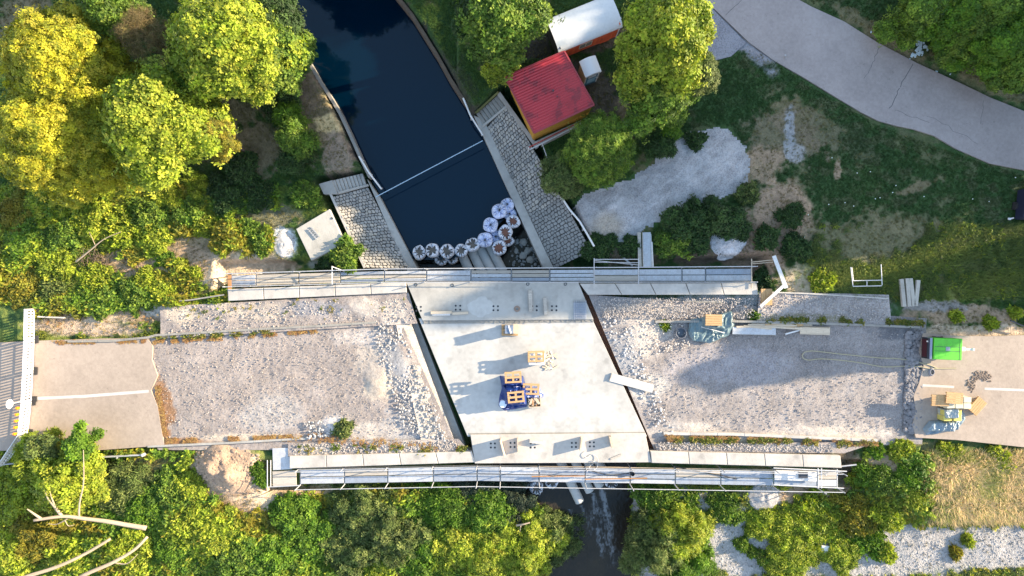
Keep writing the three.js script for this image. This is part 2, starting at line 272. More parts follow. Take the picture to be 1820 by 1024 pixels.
// ---------------------------------------------------------------- ground: colours, by place
const C = {
  grassD: [.036, .080, .022], grassM: [.055, .115, .026], grassYOrLit: [.19, .22, .04], dry: [.20, .155, .09], straw: [.72, .54, .28], dirt: [.36, .25, .165], sand: [.50, .385, .27], soil: [.085, .065, .05],
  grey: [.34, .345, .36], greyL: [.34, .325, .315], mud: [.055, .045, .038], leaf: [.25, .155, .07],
};
const blobs = [
  // north-west
  [450, 260, 60, 60, 20, C.dry, .6, .9], [420, 200, 50, 30, 0, C.dry, .7, .7], [555, 205, 60, 90, -25, C.dry, .6, .95], [590, 215, 40, 18, 0, C.straw, .7, .8], [600, 275, 40, 45, 0, [.3, .22, .16], .6, .9], [535, 165, 40, 45, 0, [.17, .13, .09], .6, .8],  // straw-toned patch near the river is sunlight put into the ground colour
  [40, 20, 60, 40, 0, C.dry, .6, .8], [240, 300, 120, 25, 0, C.soil, .7, .7], [330, 330, 120, 40, 0, C.grassD, .6, .7],
  [395, 470, 75, 28, 6, C.sand, .55, 1], [465, 462, 45, 18, 0, C.sand, .6, .9], [345, 440, 45, 28, 20, C.dirt, .7, .8], [195, 470, 40, 30, 0, C.dirt, .7, .9], [260, 480, 50, 22, 0, C.dirt, .7, .7], [380, 500, 30, 14, 0, C.sand, .6, .9], [120, 440, 40, 20, 0, C.dry, .7, .5],
  [470, 385, 60, 30, 0, [.16, .13, .1], .7, .7], [505, 432, 24, 32, -20, [.62, .62, .62], .35, 1], [490, 470, 40, 12, 0, C.dirt, .6, .9], [560, 470, 26, 8, 0, [.4, .38, .35], .6, .7],
  [250, 560, 110, 14, 0, C.dirt, .7, .95], [120, 575, 70, 18, 0, [.44, .32, .22], .5, 1], [190, 572, 40, 16, 0, C.sand, .5, .9], [275, 547, 28, 18, 0, [.46, .41, .35], .4, .9], [330, 520, 60, 8, 0, C.dry, .6, .8],
  [415, 478, 100, 34, 4, C.sand, .6, 1], [330, 455, 60, 22, 10, C.dirt, .7, .9], [250, 478, 40, 24, 0, C.dirt, .8, .9], [160, 585, 110, 14, 0, [.46, .35, .25], .4, 1],
  // island of mud behind the bags
  // north-east
  [780, 150, 60, 120, -35, [.055, .06, .035], .5, .9], [930, 70, 70, 50, 0, C.mud, .4, .95], [1060, 160, 50, 80, -30, C.soil, .5, .9], [1115, 215, 16, 50, -10, C.dry, .6, .8], [1075, 70, 60, 25, -15, [.12, .085, .06], .5, .9],  // mud-toned patch beside the caravan is shade put into the ground colour
  [1300, 190, 80, 60, 30, C.grassD, .6, .8], [1420, 220, 80, 40, 30, C.dry, .75, .75], [1390, 250, 90, 50, 0, [.19, .15, .10], .75, .7], [1350, 300, 50, 40, 0, C.dirt, .7, .8], [1400, 245, 12, 45, 0, C.grey, .6, .8], [1410, 275, 18, 18, 0, C.greyL, .35, .85],
  [1385, 380, 62, 72, -10, C.dirt, .45, 1], [1345, 440, 60, 60, 0, [.30, .205, .135], .55, 1], [1420, 500, 40, 30, 0, C.sand, .6, .8], [1300, 440, 50, 24, 0, [.24, .165, .12], .6, .9], [1245, 455, 60, 16, 0, [.15, .11, .08], .6, .9], [1110, 455, 60, 24, 0, [.16, .12, .085], .6, .85],
  [1483, 305, 8, 18, 0, C.dirt, .5, .9], [1625, 335, 38, 10, -25, C.dry, .7, .8], [1600, 400, 60, 20, 0, C.dry, .8, .35], [1545, 430, 100, 44, 0, [.19, .165, .09], .9, .8], [1500, 250, 70, 30, 30, [.09, .10, .05], .7, .6],
  [1620, 470, 110, 22, -14, C.grassYOrLit, .7, .8], [1480, 490, 70, 26, 0, C.grassYOrLit, .8, .6], [1740, 510, 90, 22, -15, C.grassYOrLit, .8, .6],  // yellow streaks put the sunlit strips of the meadow into its colour
  [1310, 60, 100, 24, 50, [.27, .26, .28], .35, .95], [1560, 70, 110, 16, 33, C.dry, .7, .7], [1730, 130, 110, 26, 33, C.dry, .7, .6],
  [1710, 560, 110, 20, 2, C.dirt, .6, .95], [1660, 545, 60, 10, 0, [.3, .27, .25], .6, .9], [1740, 588, 120, 13, 0, C.sand, .5, 1], [1290, 550, 300, 30, 0, C.grey, .3, .8],
  // south-west
  [230, 820, 60, 12, -3, C.dry, .6, .8], [200, 835, 80, 16, 0, [.22, .17, .08], .6, .8], [395, 830, 66, 46, 0, [.50, .37, .27], .5, 1], [440, 870, 60, 40, 20, C.dirt, .6, 1], [480, 880, 60, 22, 0, C.sand, .55, .9], [560, 872, 70, 10, 0, [.36, .25, .15], .6, .8],
  [350, 790, 70, 8, 0, C.straw, .6, .8], [300, 840, 60, 40, 20, [.18, .14, .06], .7, .7], [100, 960, 160, 60, 0, [.09, .10, .04], .7, .6],
  // south
  [820, 950, 80, 24, 4, C.dirt, .6, 1], [770, 925, 50, 14, 0, C.dirt, .7, .7], [880, 945, 40, 14, 0, [.3, .2, .13], .6, .8],
  [1160, 905, 40, 40, 45, C.greyL, .4, 1], [1270, 890, 60, 20, 0, C.soil, .6, .8], [1300, 960, 150, 70, 25, C.greyL, .3, 1], [1200, 1010, 90, 60, 0, [.34, .33, .32], .3, 1], [1600, 985, 330, 52, -3, C.greyL, .22, 1], [1800, 980, 130, 44, 0, C.greyL, .25, 1],
  [1360, 888, 34, 20, 0, [.58, .57, .56], .35, 1], [1290, 905, 22, 14, 0, C.dirt, .5, .8], [1450, 878, 70, 18, -10, C.dirt, .5, .95], [1500, 830, 30, 40, 0, [.12, .085, .06], .5, .9], [1560, 820, 40, 20, 0, C.dirt, .6, .8],
  [1745, 880, 100, 50, -12, C.straw, .5, 1], [1690, 830, 70, 26, 0, [.26, .22, .10], .7, .8], [1790, 830, 60, 30, 0, [.25, .22, .09], .7, .8], [1660, 830, 18, 30, 10, C.sand, .6, .8],
];
const BX = 46, BZ = 27, TW = 2048, TH = 1202;
const rot = blobs.map((b) => { const a = b[4] * Math.PI / 180; return [Math.cos(a), Math.sin(a), Math.max(b[2], b[3]) * 1.7]; });
function groundColor(x, z) {
  const hh = z > 13 ? -1.5 : -.5, u = U(x, hh), v = Vv(z, hh);
  const n1 = fbm(u * .09, v * .09, 3, 201), n2 = fbm(u * .028 + 9, v * .028, 4, 203), n3 = fbm(u * .008 + 5, v * .008, 3, 207), n4 = fbm(u * .3, v * .3, 2, 211);
  let c = mix3(C.grassD, C.grassM, clamp((n2 - .35) * 2.6));
  c = mix3(c, [.15, .125, .065], ss(.53, .68, n2 * .45 + n3 * .2 + n1 * .35) * .8);
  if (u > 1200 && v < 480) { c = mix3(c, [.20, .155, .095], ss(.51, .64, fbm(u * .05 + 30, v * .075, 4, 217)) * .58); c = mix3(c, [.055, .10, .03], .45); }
  if (u < 700 && v > 330) c = mix3(c, C.grassYOrLit, ss(.34, .58, n1) * .75);
  if (v > 780) c = mix3(c, [.12, .12, .04], .5 * ss(.4, .6, n1));
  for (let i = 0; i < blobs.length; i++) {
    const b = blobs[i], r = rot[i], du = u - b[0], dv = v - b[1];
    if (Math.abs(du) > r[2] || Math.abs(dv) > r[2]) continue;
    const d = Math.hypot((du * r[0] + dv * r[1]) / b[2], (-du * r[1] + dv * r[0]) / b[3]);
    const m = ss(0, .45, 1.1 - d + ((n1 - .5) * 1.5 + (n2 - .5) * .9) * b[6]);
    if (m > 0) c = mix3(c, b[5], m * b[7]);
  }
  const cd = sdPoly(chan, x, z);
  if (cd > -.5) c = mix3(c, C.mud, ss(-.4, .1, cd + (n1 - .5)) * .9);
  const g = hash(Math.floor(u * 2), Math.floor(v * 2), 8), k = .62 + .5 * n4 + .42 * n1 * (.5 + g) ;
  return mul3(c, k);
}
let dp;
{
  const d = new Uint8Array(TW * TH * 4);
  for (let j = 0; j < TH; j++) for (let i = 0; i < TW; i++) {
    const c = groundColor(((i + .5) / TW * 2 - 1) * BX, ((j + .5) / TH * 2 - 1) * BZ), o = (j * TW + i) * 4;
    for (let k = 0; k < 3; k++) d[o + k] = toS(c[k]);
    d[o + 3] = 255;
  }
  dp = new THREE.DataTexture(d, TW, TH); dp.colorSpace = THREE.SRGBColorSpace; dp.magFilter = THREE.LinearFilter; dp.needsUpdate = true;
}
{
  const axis = (b, step) => { const a = []; for (let x = -b; x <= b + 1e-6; x += step) a.push(x); let g = step * 3, x = b; const out = []; while (x < 1500) { x += g; g *= 1.35; out.push(x); } return [...out.map((q) => -q).reverse(), ...a, ...out]; };
  const xs = axis(BX, .2), zs = axis(BZ, .2), nx = xs.length, nz = zs.length, pos = [], uv = [], uv1 = [], inner = [], outer = [];
  for (const z of zs) for (const x of xs) {
    const cx = clamp(x, -BX, BX), cz = clamp(z, -BZ, BZ), far = Math.hypot(x - cx, z - cz);
    pos.push(x, lerp(groundH(cx, cz), -.6 + 6 * ss(60, 1400, far) * fbm(x * .004, z * .004, 3, 6), ss(0, 30, far)), z); uv.push((x / BX + 1) / 2, (z / BZ + 1) / 2); uv1.push(x, z);
  }
  for (let j = 0; j < nz - 1; j++) for (let i = 0; i < nx - 1; i++) {
    const a = j * nx + i, core = Math.abs(xs[i] + xs[i + 1]) / 2 < BX && Math.abs(zs[j] + zs[j + 1]) / 2 < BZ;
    (core ? inner : outer).push(a, a + nx, a + 1, a + 1, a + nx, a + nx + 1);
  }
  const g = new THREE.BufferGeometry();
  g.setAttribute('position', new THREE.Float32BufferAttribute(pos, 3)); g.setAttribute('uv', new THREE.Float32BufferAttribute(uv, 2)); g.setAttribute('uv1', new THREE.Float32BufferAttribute(uv1, 2));
  g.setIndex([...[]]); const idx = new Uint32Array(inner.length + outer.length); idx.set(inner); idx.set(outer, inner.length);
  g.setIndex(new THREE.BufferAttribute(idx, 1)); g.addGroup(0, inner.length, 0); g.addGroup(inner.length, outer.length, 1); g.computeVertexNormals();
  const nb = noiseBump.clone(); nb.channel = 1; nb.repeat.set(.35, .35); nb.needsUpdate = true;
  const farMap = tex(512, 512, (x, y) => mul3(mix3(C.grassD, [.12, .12, .05], ss(.4, .65, fbm(x * 5, y * 5, 5, 221, 5))), .6 + .8 * fbm(x * 40, y * 40, 3, 222, 40)), { repeat: .05 }); farMap.channel = 1;
  const o = new THREE.Mesh(g, [new THREE.MeshStandardMaterial({ map: dp, roughness: 1, bumpMap: nb, bumpScale: .12 }), new THREE.MeshStandardMaterial({ map: farMap, roughness: 1 })]);
  o.name = 'ground'; o.userData = { kind: 'structure' }; o.receiveShadow = o.castShadow = true; scene.add(o);
}

// ---------------------------------------------------------------- water
{
  const up = XZ([[380, -300], [488, -14], [518, 60], [545, 100], [575, 150], [603, 205], [637, 280], [679, 352], [730, 456], [748, 462], [800, 462], [850, 440], [878, 408], [900, 385], [930, 372], [908, 318], [859, 234], [827, 180], [793, 120], [760, 64], [705, -10], [640, -300]], WATER);
  const wb = tex(512, 512, (x, y) => .5 * fbm(x * 5, y * 5, 4, 301, 5) + .5 * fbm(x * 18, y * 18, 3, 302, 18), { repeat: 1 / 9, color: false });
  struct('river_water', prism(up, WATER - .04, WATER), new THREE.MeshPhysicalMaterial({ color: new THREE.Color().setRGB(.0002, .0082, .0205), roughness: .06, bumpMap: wb, bumpScale: .006, specularIntensity: .55, side: THREE.DoubleSide }), 'calm deep blue dammed river water');
  const low = XZ([[700, 470], [985, 470], [1035, 560], [1130, 800], [1160, 870], [1150, 960], [1140, 1040], [1160, 1250], [960, 1250], [960, 1040], [920, 940], [880, 860], [850, 800]], LOWWATER);
  const b = prism(low, LOWWATER - .04, LOWWATER);
  const flow = tex(1024, 1024, (x, y) => {                       // 12 m square: foam below the pipe mouths
    const px = x * 12 + 3.0, pz = y * 12 + 11, u = U(px, LOWWATER), v = Vv(pz, LOWWATER);
    const plume = (u0, v0, slant, len, wd, k) => { const s = (v - v0) / len; if (s < 0 || s > 1) return 0; const w = wd * (.5 + 1.5 * s), d = Math.abs(u - u0 - slant * (v - v0)) / w; return k * Math.max(0, 1 - d) * (1 - s * .9); };
    const f = plume(1052, 876, .16, 130, 16, 1.1) + plume(1070, 866, .17, 150, 16, 1.2) + plume(1034, 897, .2, 60, 12, .6) + plume(1012, 905, .3, 30, 14, .5);
    const n = fbm(u * .16, v * .05, 4, 311) * .6 + fbm(u * .4, v * .25, 3, 312) * .55, w = ss(.7, 1.2, n * 1.05 + f * .45) * Math.min(1, f * 2);
    return mix3(mix3([.02, .018, .016], [.045, .035, .022], fbm(u * .03, v * .03, 3, 313)), [.20, .21, .22], w);
  }, { wrap: THREE.ClampToEdgeWrapping });
  flow.repeat.set(1 / 12, 1 / 12); flow.offset.set(-3.0 / 12, -11 / 12);
  const wb2 = tex(512, 512, (x, y) => fbm(x * 14, y * 9, 5, 305), { repeat: 1 / 3, color: false });
  struct('stream_water', b, new THREE.MeshPhysicalMaterial({ specularIntensity: .4, map: flow, roughness: .2, bumpMap: wb2, bumpScale: .05, side: THREE.DoubleSide }), 'dark shallow stream below the bridge with white foam');
}

// ---------------------------------------------------------------- roads
const A = (list, y) => XZ(list, y);
struct('approach_road', prismPx([[-200, 612], [0, 609], [62, 606], [180, 602], [262, 602], [271, 615], [270, 640], [280, 668], [268, 694], [280, 722], [286, 760], [292, 792], [180, 800], [60, 800], [-200, 806]], -.3, 0), M.asphalt, 'sun-bleached asphalt of the western approach road');
struct('approach_road', prismPx([[1641, 592], [1700, 597], [1760, 598], [1820, 596], [2000, 592], [2300, 585], [2300, 810], [1900, 800], [1820, 795], [1700, 782], [1628, 778], [1622, 755], [1628, 730], [1624, 704], [1634, 680], [1642, 650], [1634, 625]], -.32, 0), M.asphalt, 'sun-bleached asphalt of the eastern approach road');
struct('road_marking', [prismPx([[62, 706], [150, 702], [264, 693], [264, 698], [150, 707], [62, 711]], .001, .005)], M.paint, 'solid white centre line on the western road');
struct('road_marking', [prismPx([[1640, 683], [1696, 686], [1696, 690], [1640, 687]], .001, .005)], M.paint, 'short white centre dash beside the green compressor');
struct('road_marking', [prismPx([[1750, 689], [1830, 692], [1900, 694], [1900, 698], [1830, 696], [1750, 693]], .001, .005)], M.paint, 'white centre line at the eastern end of the road');
// the shaded lane in the upper corner
{
  const west = [], east = [], r = rngOf(5);
  for (const [u, v] of [[1150, -120], [1240, -15], [1285, 28], [1330, 75], [1372, 108], [1430, 138], [1480, 172], [1530, 200], [1560, 216], [1590, 222], [1625, 232], [1660, 243], [1700, 266], [1760, 288], [1820, 304], [1950, 345], [2300, 440]]) west.push([u + (r() - .5) * 5, v + (r() - .5) * 5]);
  for (const [u, v] of [[2300, 330], [1950, 245], [1820, 196], [1760, 172], [1700, 146], [1630, 112], [1560, 74], [1500, 40], [1440, 12], [1410, -8], [1300, -120]]) east.push([u + (r() - .5) * 4, v + (r() - .5) * 4]);
  struct('lane', prismPx([...west, ...east], -.5, .03), M.asphaltGrey, 'grey cracked asphalt lane in the shade');
  struct('lay_by', prismPx([[1205, -30], [1244, -8], [1290, 40], [1326, 76], [1300, 100], [1268, 108], [1240, 80], [1210, 30]], -.5, .01), mat([.30, .29, .31], { map: gravelMap, roughness: 1, bumpMap: noiseBump, bumpScale: .03 }), 'grey gravel lay-by beside the lane');
  const crack = (pts, w) => { const a = [], b = []; pts.forEach(([u, v], i) => { const [q, s] = pts[Math.min(i + 1, pts.length - 1)], [q0, s0] = pts[Math.max(i - 1, 0)], l = Math.hypot(q - q0, s - s0), nx = -(s - s0) / l * w * .6, ny = (q - q0) / l * w * .6; a.push([u + nx, v + ny]); b.unshift([u - nx, v - ny]); }); return prismPx([...a, ...b], .032, .036); };
  const wig = (a, b, n, amp) => Array.from({ length: n + 1 }, (_, i) => [lerp(a[0], b[0], i / n) + (r() - .5) * amp, lerp(a[1], b[1], i / n) + (r() - .5) * amp]);
  const tar = mat([.11, .10, .10], { roughness: .9 });
  struct('road_crack', [crack(wig([1622, 114], [1600, 155], 5, 3), .9), crack(wig([1600, 155], [1580, 194], 6, 4), .9), crack(wig([1564, 84], [1549, 118], 6, 4), .6), crack(wig([1549, 118], [1536, 140], 4, 3), .4), crack(wig([1319, 0], [1290, 26], 4, 2), .6), crack(wig([1750, 178], [1742, 222], 6, 4), .4), crack(wig([1590, 195], [1650, 218], 8, 5), .4), crack(wig([1650, 205], [1740, 258], 8, 6), .35)], tar, 'tar filled cracks across the lane');
}
// gravel beds where the road has been taken up
const bedPaint = (list, base) => (x, z) => {
  const u = U(x), v = Vv(z), n1 = fbm(u * .1, v * .1, 3, 401), n2 = fbm(u * .03, v * .03, 3, 402);
  let c = mul3(base, .8 + .4 * n2);
  for (const b of list) { const a = b[4] * Math.PI / 180, du = u - b[0], dv = v - b[1], d = Math.hypot((du * Math.cos(a) + dv * Math.sin(a)) / b[2], (-du * Math.sin(a) + dv * Math.cos(a)) / b[3]), m = ss(0, .5, 1.1 - d + ((n1 - .5) * 1.3 + (n2 - .5)) * b[6]); if (m > 0) c = mix3(c, b[5], m); }
  return mul3(c, (.84 + .3 * fbm(u * .5, v * .5, 2, 405)) * (.9 + .2 * fbm(u * .012, v * .05, 3, 407)));
};
const grav = [.36, .315, .288], pale = [.53, .475, .42], sandy = [.56, .475, .38], rubble = [.38, .37, .365], rusty = [.34, .19, .10];
const bedH = (y, amp, list = []) => (x, z) => { const u = U(x), v = Vv(z); let h = y + amp * (fbm(x * 1.1 + 50, z * 1.1 + 50, 4, 411) - .5) + amp * .7 * (fbm(x * 4 + 9, z * 4 + 9, 3, 412) - .5); for (const [a, b, ra, rb, k] of list) { const d = Math.hypot((u - a) / ra, (v - b) / rb); if (d < 1) h += k * (1 - d * d) ** 2; } return h; };
const strip = (pts, level) => XZ(pts, level);
struct('gravel_bed', quadPatch(strip([[262, 598], [712, 570], [815, 800], [280, 800]], -.1), 170, 70, bedH(-.13, .09, [[690, 650, 60, 90, .12], [668, 680, 30, 40, .14], [590, 760, 30, 20, .2], [720, 640, 30, 120, .1], [540, 680, 160, 60, -.05]]), bedPaint([[672, 682, 34, 34, 20, sandy, .6], [655, 640, 30, 40, 0, [.5, .44, .38], .6], [705, 650, 20, 120, -25, rubble, .5], [735, 760, 60, 40, 0, rubble, .6], [640, 600, 60, 18, 0, [.52, .47, .43], .6], [592, 758, 40, 22, 0, [.58, .55, .53], .5], [290, 730, 16, 60, -8, rusty, .9], [310, 785, 60, 8, 0, rusty, .8], [450, 778, 120, 8, 0, sandy, .7], [480, 735, 60, 40, 0, [.43, .40, .375], .3], [640, 770, 60, 22, 0, pale, .6]], grav)), M.gravel, 'grey gravel bed west of the deck');
struct('gravel_bed', quadPatch(strip([[285, 545], [400, 528], [722, 520], [738, 585]], 0).slice(0, 4).map((p, i) => i === 1 ? XZ([[726, 520]], 0)[0] : i === 2 ? XZ([[742, 575]], 0)[0] : i === 3 ? XZ([[285, 602]], 0)[0] : p), 130, 24, bedH(.02, .13, [[640, 545, 60, 25, .12]]), bedPaint([[450, 550, 90, 20, 0, [.5, .43, .36], .7], [560, 548, 80, 16, 0, [.33, .32, .33], .7], [650, 545, 30, 24, 0, pale, .6], [320, 560, 40, 20, 0, sandy, .7], [700, 555, 26, 30, 0, pale, .6]], grav)), M.gravel, 'coarse gravel strip behind the western kerb');
struct('gravel_bed', quadPatch(strip([[512, 788], [815, 780], [838, 806], [512, 812]], 0), 110, 10, bedH(.02, .1), bedPaint([[560, 800, 40, 12, 0, sandy, .8], [740, 795, 80, 14, 0, pale, .6]], grav)), M.gravel, 'gravel strip along the southern western coping');
struct('gravel_bed', quadPatch(strip([[1046, 524], [1648, 566], [1640, 790], [1164, 802]], -.15), 180, 80, bedH(-.2, .09, [[1130, 600, 60, 70, .16], [1120, 680, 40, 90, .1], [1220, 760, 60, 24, .12], [1450, 770, 60, 18, .18], [1640, 680, 30, 120, -.12], [1500, 700, 100, 40, -.04], [1340, 780, 120, 20, .1]]), bedPaint([[1140, 590, 46, 60, 0, pale, .7], [1160, 550, 60, 18, 0, pale, .7], [1150, 690, 40, 30, 0, [.52, .49, .45], .6], [1300, 650, 120, 40, 0, [.40, .37, .37], .5], [1230, 765, 70, 18, 0, pale, .7], [1480, 770, 110, 16, 0, pale, .6], [1250, 782, 80, 8, 0, [.42, .33, .2], .8], [1628, 700, 24, 90, 0, [.17, .165, .175], .6], [1600, 590, 50, 16, 0, [.2, .195, .2], .6], [1110, 640, 30, 60, -20, rubble, .5], [1090, 540, 36, 20, 0, rubble, .6]], [.355, .32, .30])), M.gravel, 'grey gravel bed east of the deck');
struct('gravel_bed', quadPatch(strip([[1350, 518], [1580, 524], [1585, 578], [1345, 574]], .02), 80, 20, bedH(.02, .08), bedPaint([[1440, 565, 100, 8, 0, [.3, .27, .18], .8]], [.44, .40, .375])), M.gravel, 'gravel strip behind the eastern kerb');
struct('gravel_bed', quadPatch(strip([[1164, 788], [1560, 786], [1500, 806], [1168, 802]], 0), 120, 10, bedH(.02, .09), bedPaint([[1250, 790, 90, 6, 0, [.42, .33, .2], .8], [1420, 795, 80, 8, 0, pale, .5]], grav)), M.gravel, 'gravel strip along the southern eastern coping');
// kerbs: each stone a piece
function kerb(label, pts, y0, y1, w, len, m) {
  const o = new THREE.Group(); o.name = numbered('kerb'); o.userData = { kind: 'structure', label }; scene.add(o);
  const q = pts.map(([u, v]) => P(u, v, y1)), r = rngOf(Math.floor(pts[0][0]));
  for (let i = 0; i < q.length - 1; i++) {
    const l = q[i].distanceTo(q[i + 1]), n = Math.max(1, Math.round(l / len));
    for (let k = 0; k < n; k++) { const a = q[i].clone().lerp(q[i + 1], k / n), b = q[i].clone().lerp(q[i + 1], (k + 1) / n - .008 / l); const dy = (r() - .5) * .02; a.y = b.y = (y0 + y1) / 2 + dy; part(o, 'kerb_stone', bar(a, b, w, y1 - y0), m); }
  }
}
kerb('weathered kerb between the western gravel bed and its strip', [[120, 607], [200, 606], [262, 600], [275, 596], [460, 585], [560, 580], [668, 573]], -.35, .1, .16, 1, M.oldConcrete);
kerb('pale kerb along the south side of the western bed', [[262, 794], [400, 788], [500, 782], [560, 779]], -.35, .04, .15, 1, M.concrete);
kerb('dark kerb between the eastern gravel bed and its strip', [[1165, 572], [1300, 571], [1420, 574], [1540, 578], [1636, 582]], -.4, .12, .16, 1, M.oldConcrete);
kerb('pale kerb along the south side of the eastern bed', [[1180, 771], [1300, 772], [1420, 777], [1560, 783]], -.35, .06, .2, 1, M.coping);
kerb('thin white kerb behind the eastern gravel strip', [[1384, 520], [1440, 522], [1520, 527], [1580, 531]], -.3, .14, .1, 1, M.coping);
kerb('short edging stones at the western footway', [[66, 563], [112, 565]], -.3, .06, .1, 1, M.coping);
kerb('edging stones north of the western gravel strip', [[296, 538], [340, 533], [398, 524]], -.3, .12, .1, 1, M.oldConcrete);
// ---------------------------------------------------------------- the bridge
const hole = (u, v, y, r = .075) => { const p = P(u, v, y); return new THREE.CylinderGeometry(r, r, .012, 10).translate(p.x, y + .004, p.z); };
{
  const b = thing('road_bridge', 'white concrete road bridge deck under construction across the river', 'bridge');
  part(b, 'deck_slab', prismPx([[744, 566], [1052, 566], [1150, 776], [831, 776]], -.9, 0, .015), M.deck);
  part(b, 'edge_slab', prismPx([[722, 502], [1028, 502], [1055, 568], [751, 570]], -.7, .14, .02), M.cap);
  part(b, 'edge_slab', prismPx([[836, 773], [1147, 770], [1158, 822], [844, 824]], -.7, .12, .02), M.coping);
  part(b, 'joint_strip', [prismPx([[750, 569.5], [1054, 567.5], [1056, 573], [752, 575.5]], -.1, .035)], M.oldConcrete);
  part(b, 'joint_strip', [prismPx([[833, 770], [1146, 768], [1147, 771], [834, 773.5]], -.1, .02)], M.oldConcrete);
  const r = rngOf(11), holes = [], rings = [];
  for (const [u, v] of [[744, 549], [814, 547], [881, 548], [950, 548], [985, 548]]) for (const [a, c] of [[-4, -3.5], [4, -3.5], [-4, 3.5], [4, 3.5]]) holes.push(hole(u + a, v + c, .14));
  for (const [u, v] of [[876, 792], [911, 791], [947, 792], [1020, 791], [1052, 790]]) for (const [a, c] of [[-3.6, -3.6], [3.6, -3.6], [-3.6, 3.6], [3.6, 3.6]]) holes.push(hole(u + a, v + c, .12));
  for (const g of holes) part(b, 'bolt_hole', g, M.black);
  for (const [u, v] of [[739, 506], [804, 507], [938, 505], [1005, 505]]) { const p = P(u, v, .16); part(b, 'drain_ring', new THREE.TorusGeometry(.1, .025, 6, 14).rotateX(Math.PI / 2).translate(p.x, .15, p.z), M.darkSteel); }
  for (let i = 0; i < 34; i++) { const u = lerp(752, 1050, i / 33) + r() * 4, v = 572 - (i / 33) * 2, p = P(u, v, .04); rings.push(box(.18 + r() * .2, .05, .05 + r() * .06, p.x, .045, p.z, r() * 3)); }
  const bits = part(b, 'rubble', rings, M.oldConcrete); bits.userData.kind = 'stuff';
  // abutments below the joints
  part(b, 'abutment', prismPx([[700, 522], [722, 522], [832, 806], [812, 806], [790, 790]], -4.2, -.75), M.concrete);
  part(b, 'abutment', prismPx([[1034, 520], [1060, 520], [1182, 806], [1156, 806]], -4.2, -1.0), M.rustSoil);
  part(b, 'approach_slab', quadPatch(XZ([[700, 558], [723, 556], [814, 802], [750, 792]]), 10, 50, (x, z, s, t) => -.02 - .18 * s + .14 * (fbm(x * 2 + 20, z * 2 + 20, 4, 501) - .5), (x, z, s, t) => mul3(mix3([.66, .57, .46], [.58, .53, .47], fbm(x * .8 + 20, z * .8, 3, 503)), .9 + .2 * fbm(x * 6, z * 6, 2, 505))), M.gravel);
  part(b, 'back_wall', prismPx([[1046, 522], [1056, 522], [1176, 802], [1166, 802]], -1.0, -.3), M.rustSoil);
  part(b, 'back_wall', prismPx([[700, 524], [708, 524], [806, 800], [798, 800]], -1.0, -.22), M.concrete);
}
{
  const wet = struct('stain_patch', [prism(Array.from({ length: 48 }, (_, i) => { const a = i / 48 * 6.2832, q = .78 + .5 * (fbm(Math.cos(a) * 2.4 + 9, Math.sin(a) * 2.4 + 9, 4, 77) - .5); return [X(854, .15) + Math.cos(a) * q * 1.1, Z(546, .15) + Math.sin(a) * q * .95]; }), .141, .145)], mat([.50, .495, .475], { map: concreteMap, roughness: .9 }), 'paler round patch of dried cement on the deck edge');
}
// wing walls and their copings
function wing(label, pts, top, lengths) {
  const o = thing('wing_wall', label, 'wing wall');
  part(o, 'wall', prismPx(pts.map(([u, v]) => [u, v]), -3.2, top - .35), M.concrete);
  const [a, b, c, d] = pts.map(([u, v]) => P(u, v, top)), n = lengths;
  for (let i = 0; i < n; i++) { const g = .008, L = (p, q, t) => { const w = p.clone().lerp(q, t); return [w.x, w.z]; }; part(o, 'coping_block', prism([L(a, b, i / n + g / n), L(a, b, (i + 1) / n - g / n), L(d, c, (i + 1) / n - g / n), L(d, c, i / n + g / n)], top - .35, top, .03), M.coping); }
  return o;
}
wing('pale concrete wing wall with coping north-west of the bridge deck', [[404, 514], [722, 502], [723, 520], [405, 535]], .22, 5);
wing('weathered grey wing wall with coping north-east of the bridge deck', [[1030, 504], [1345, 503], [1348, 524], [1045, 524]], .2, 5);
wing('sunlit white wing wall coping south-west of the deck', [[514, 811], [839, 803], [845, 822], [514, 833]], .2, 5);
wing('sunlit white wing wall coping south-east of the deck', [[1156, 802], [1494, 810], [1496, 832], [1158, 823]], .2, 5);

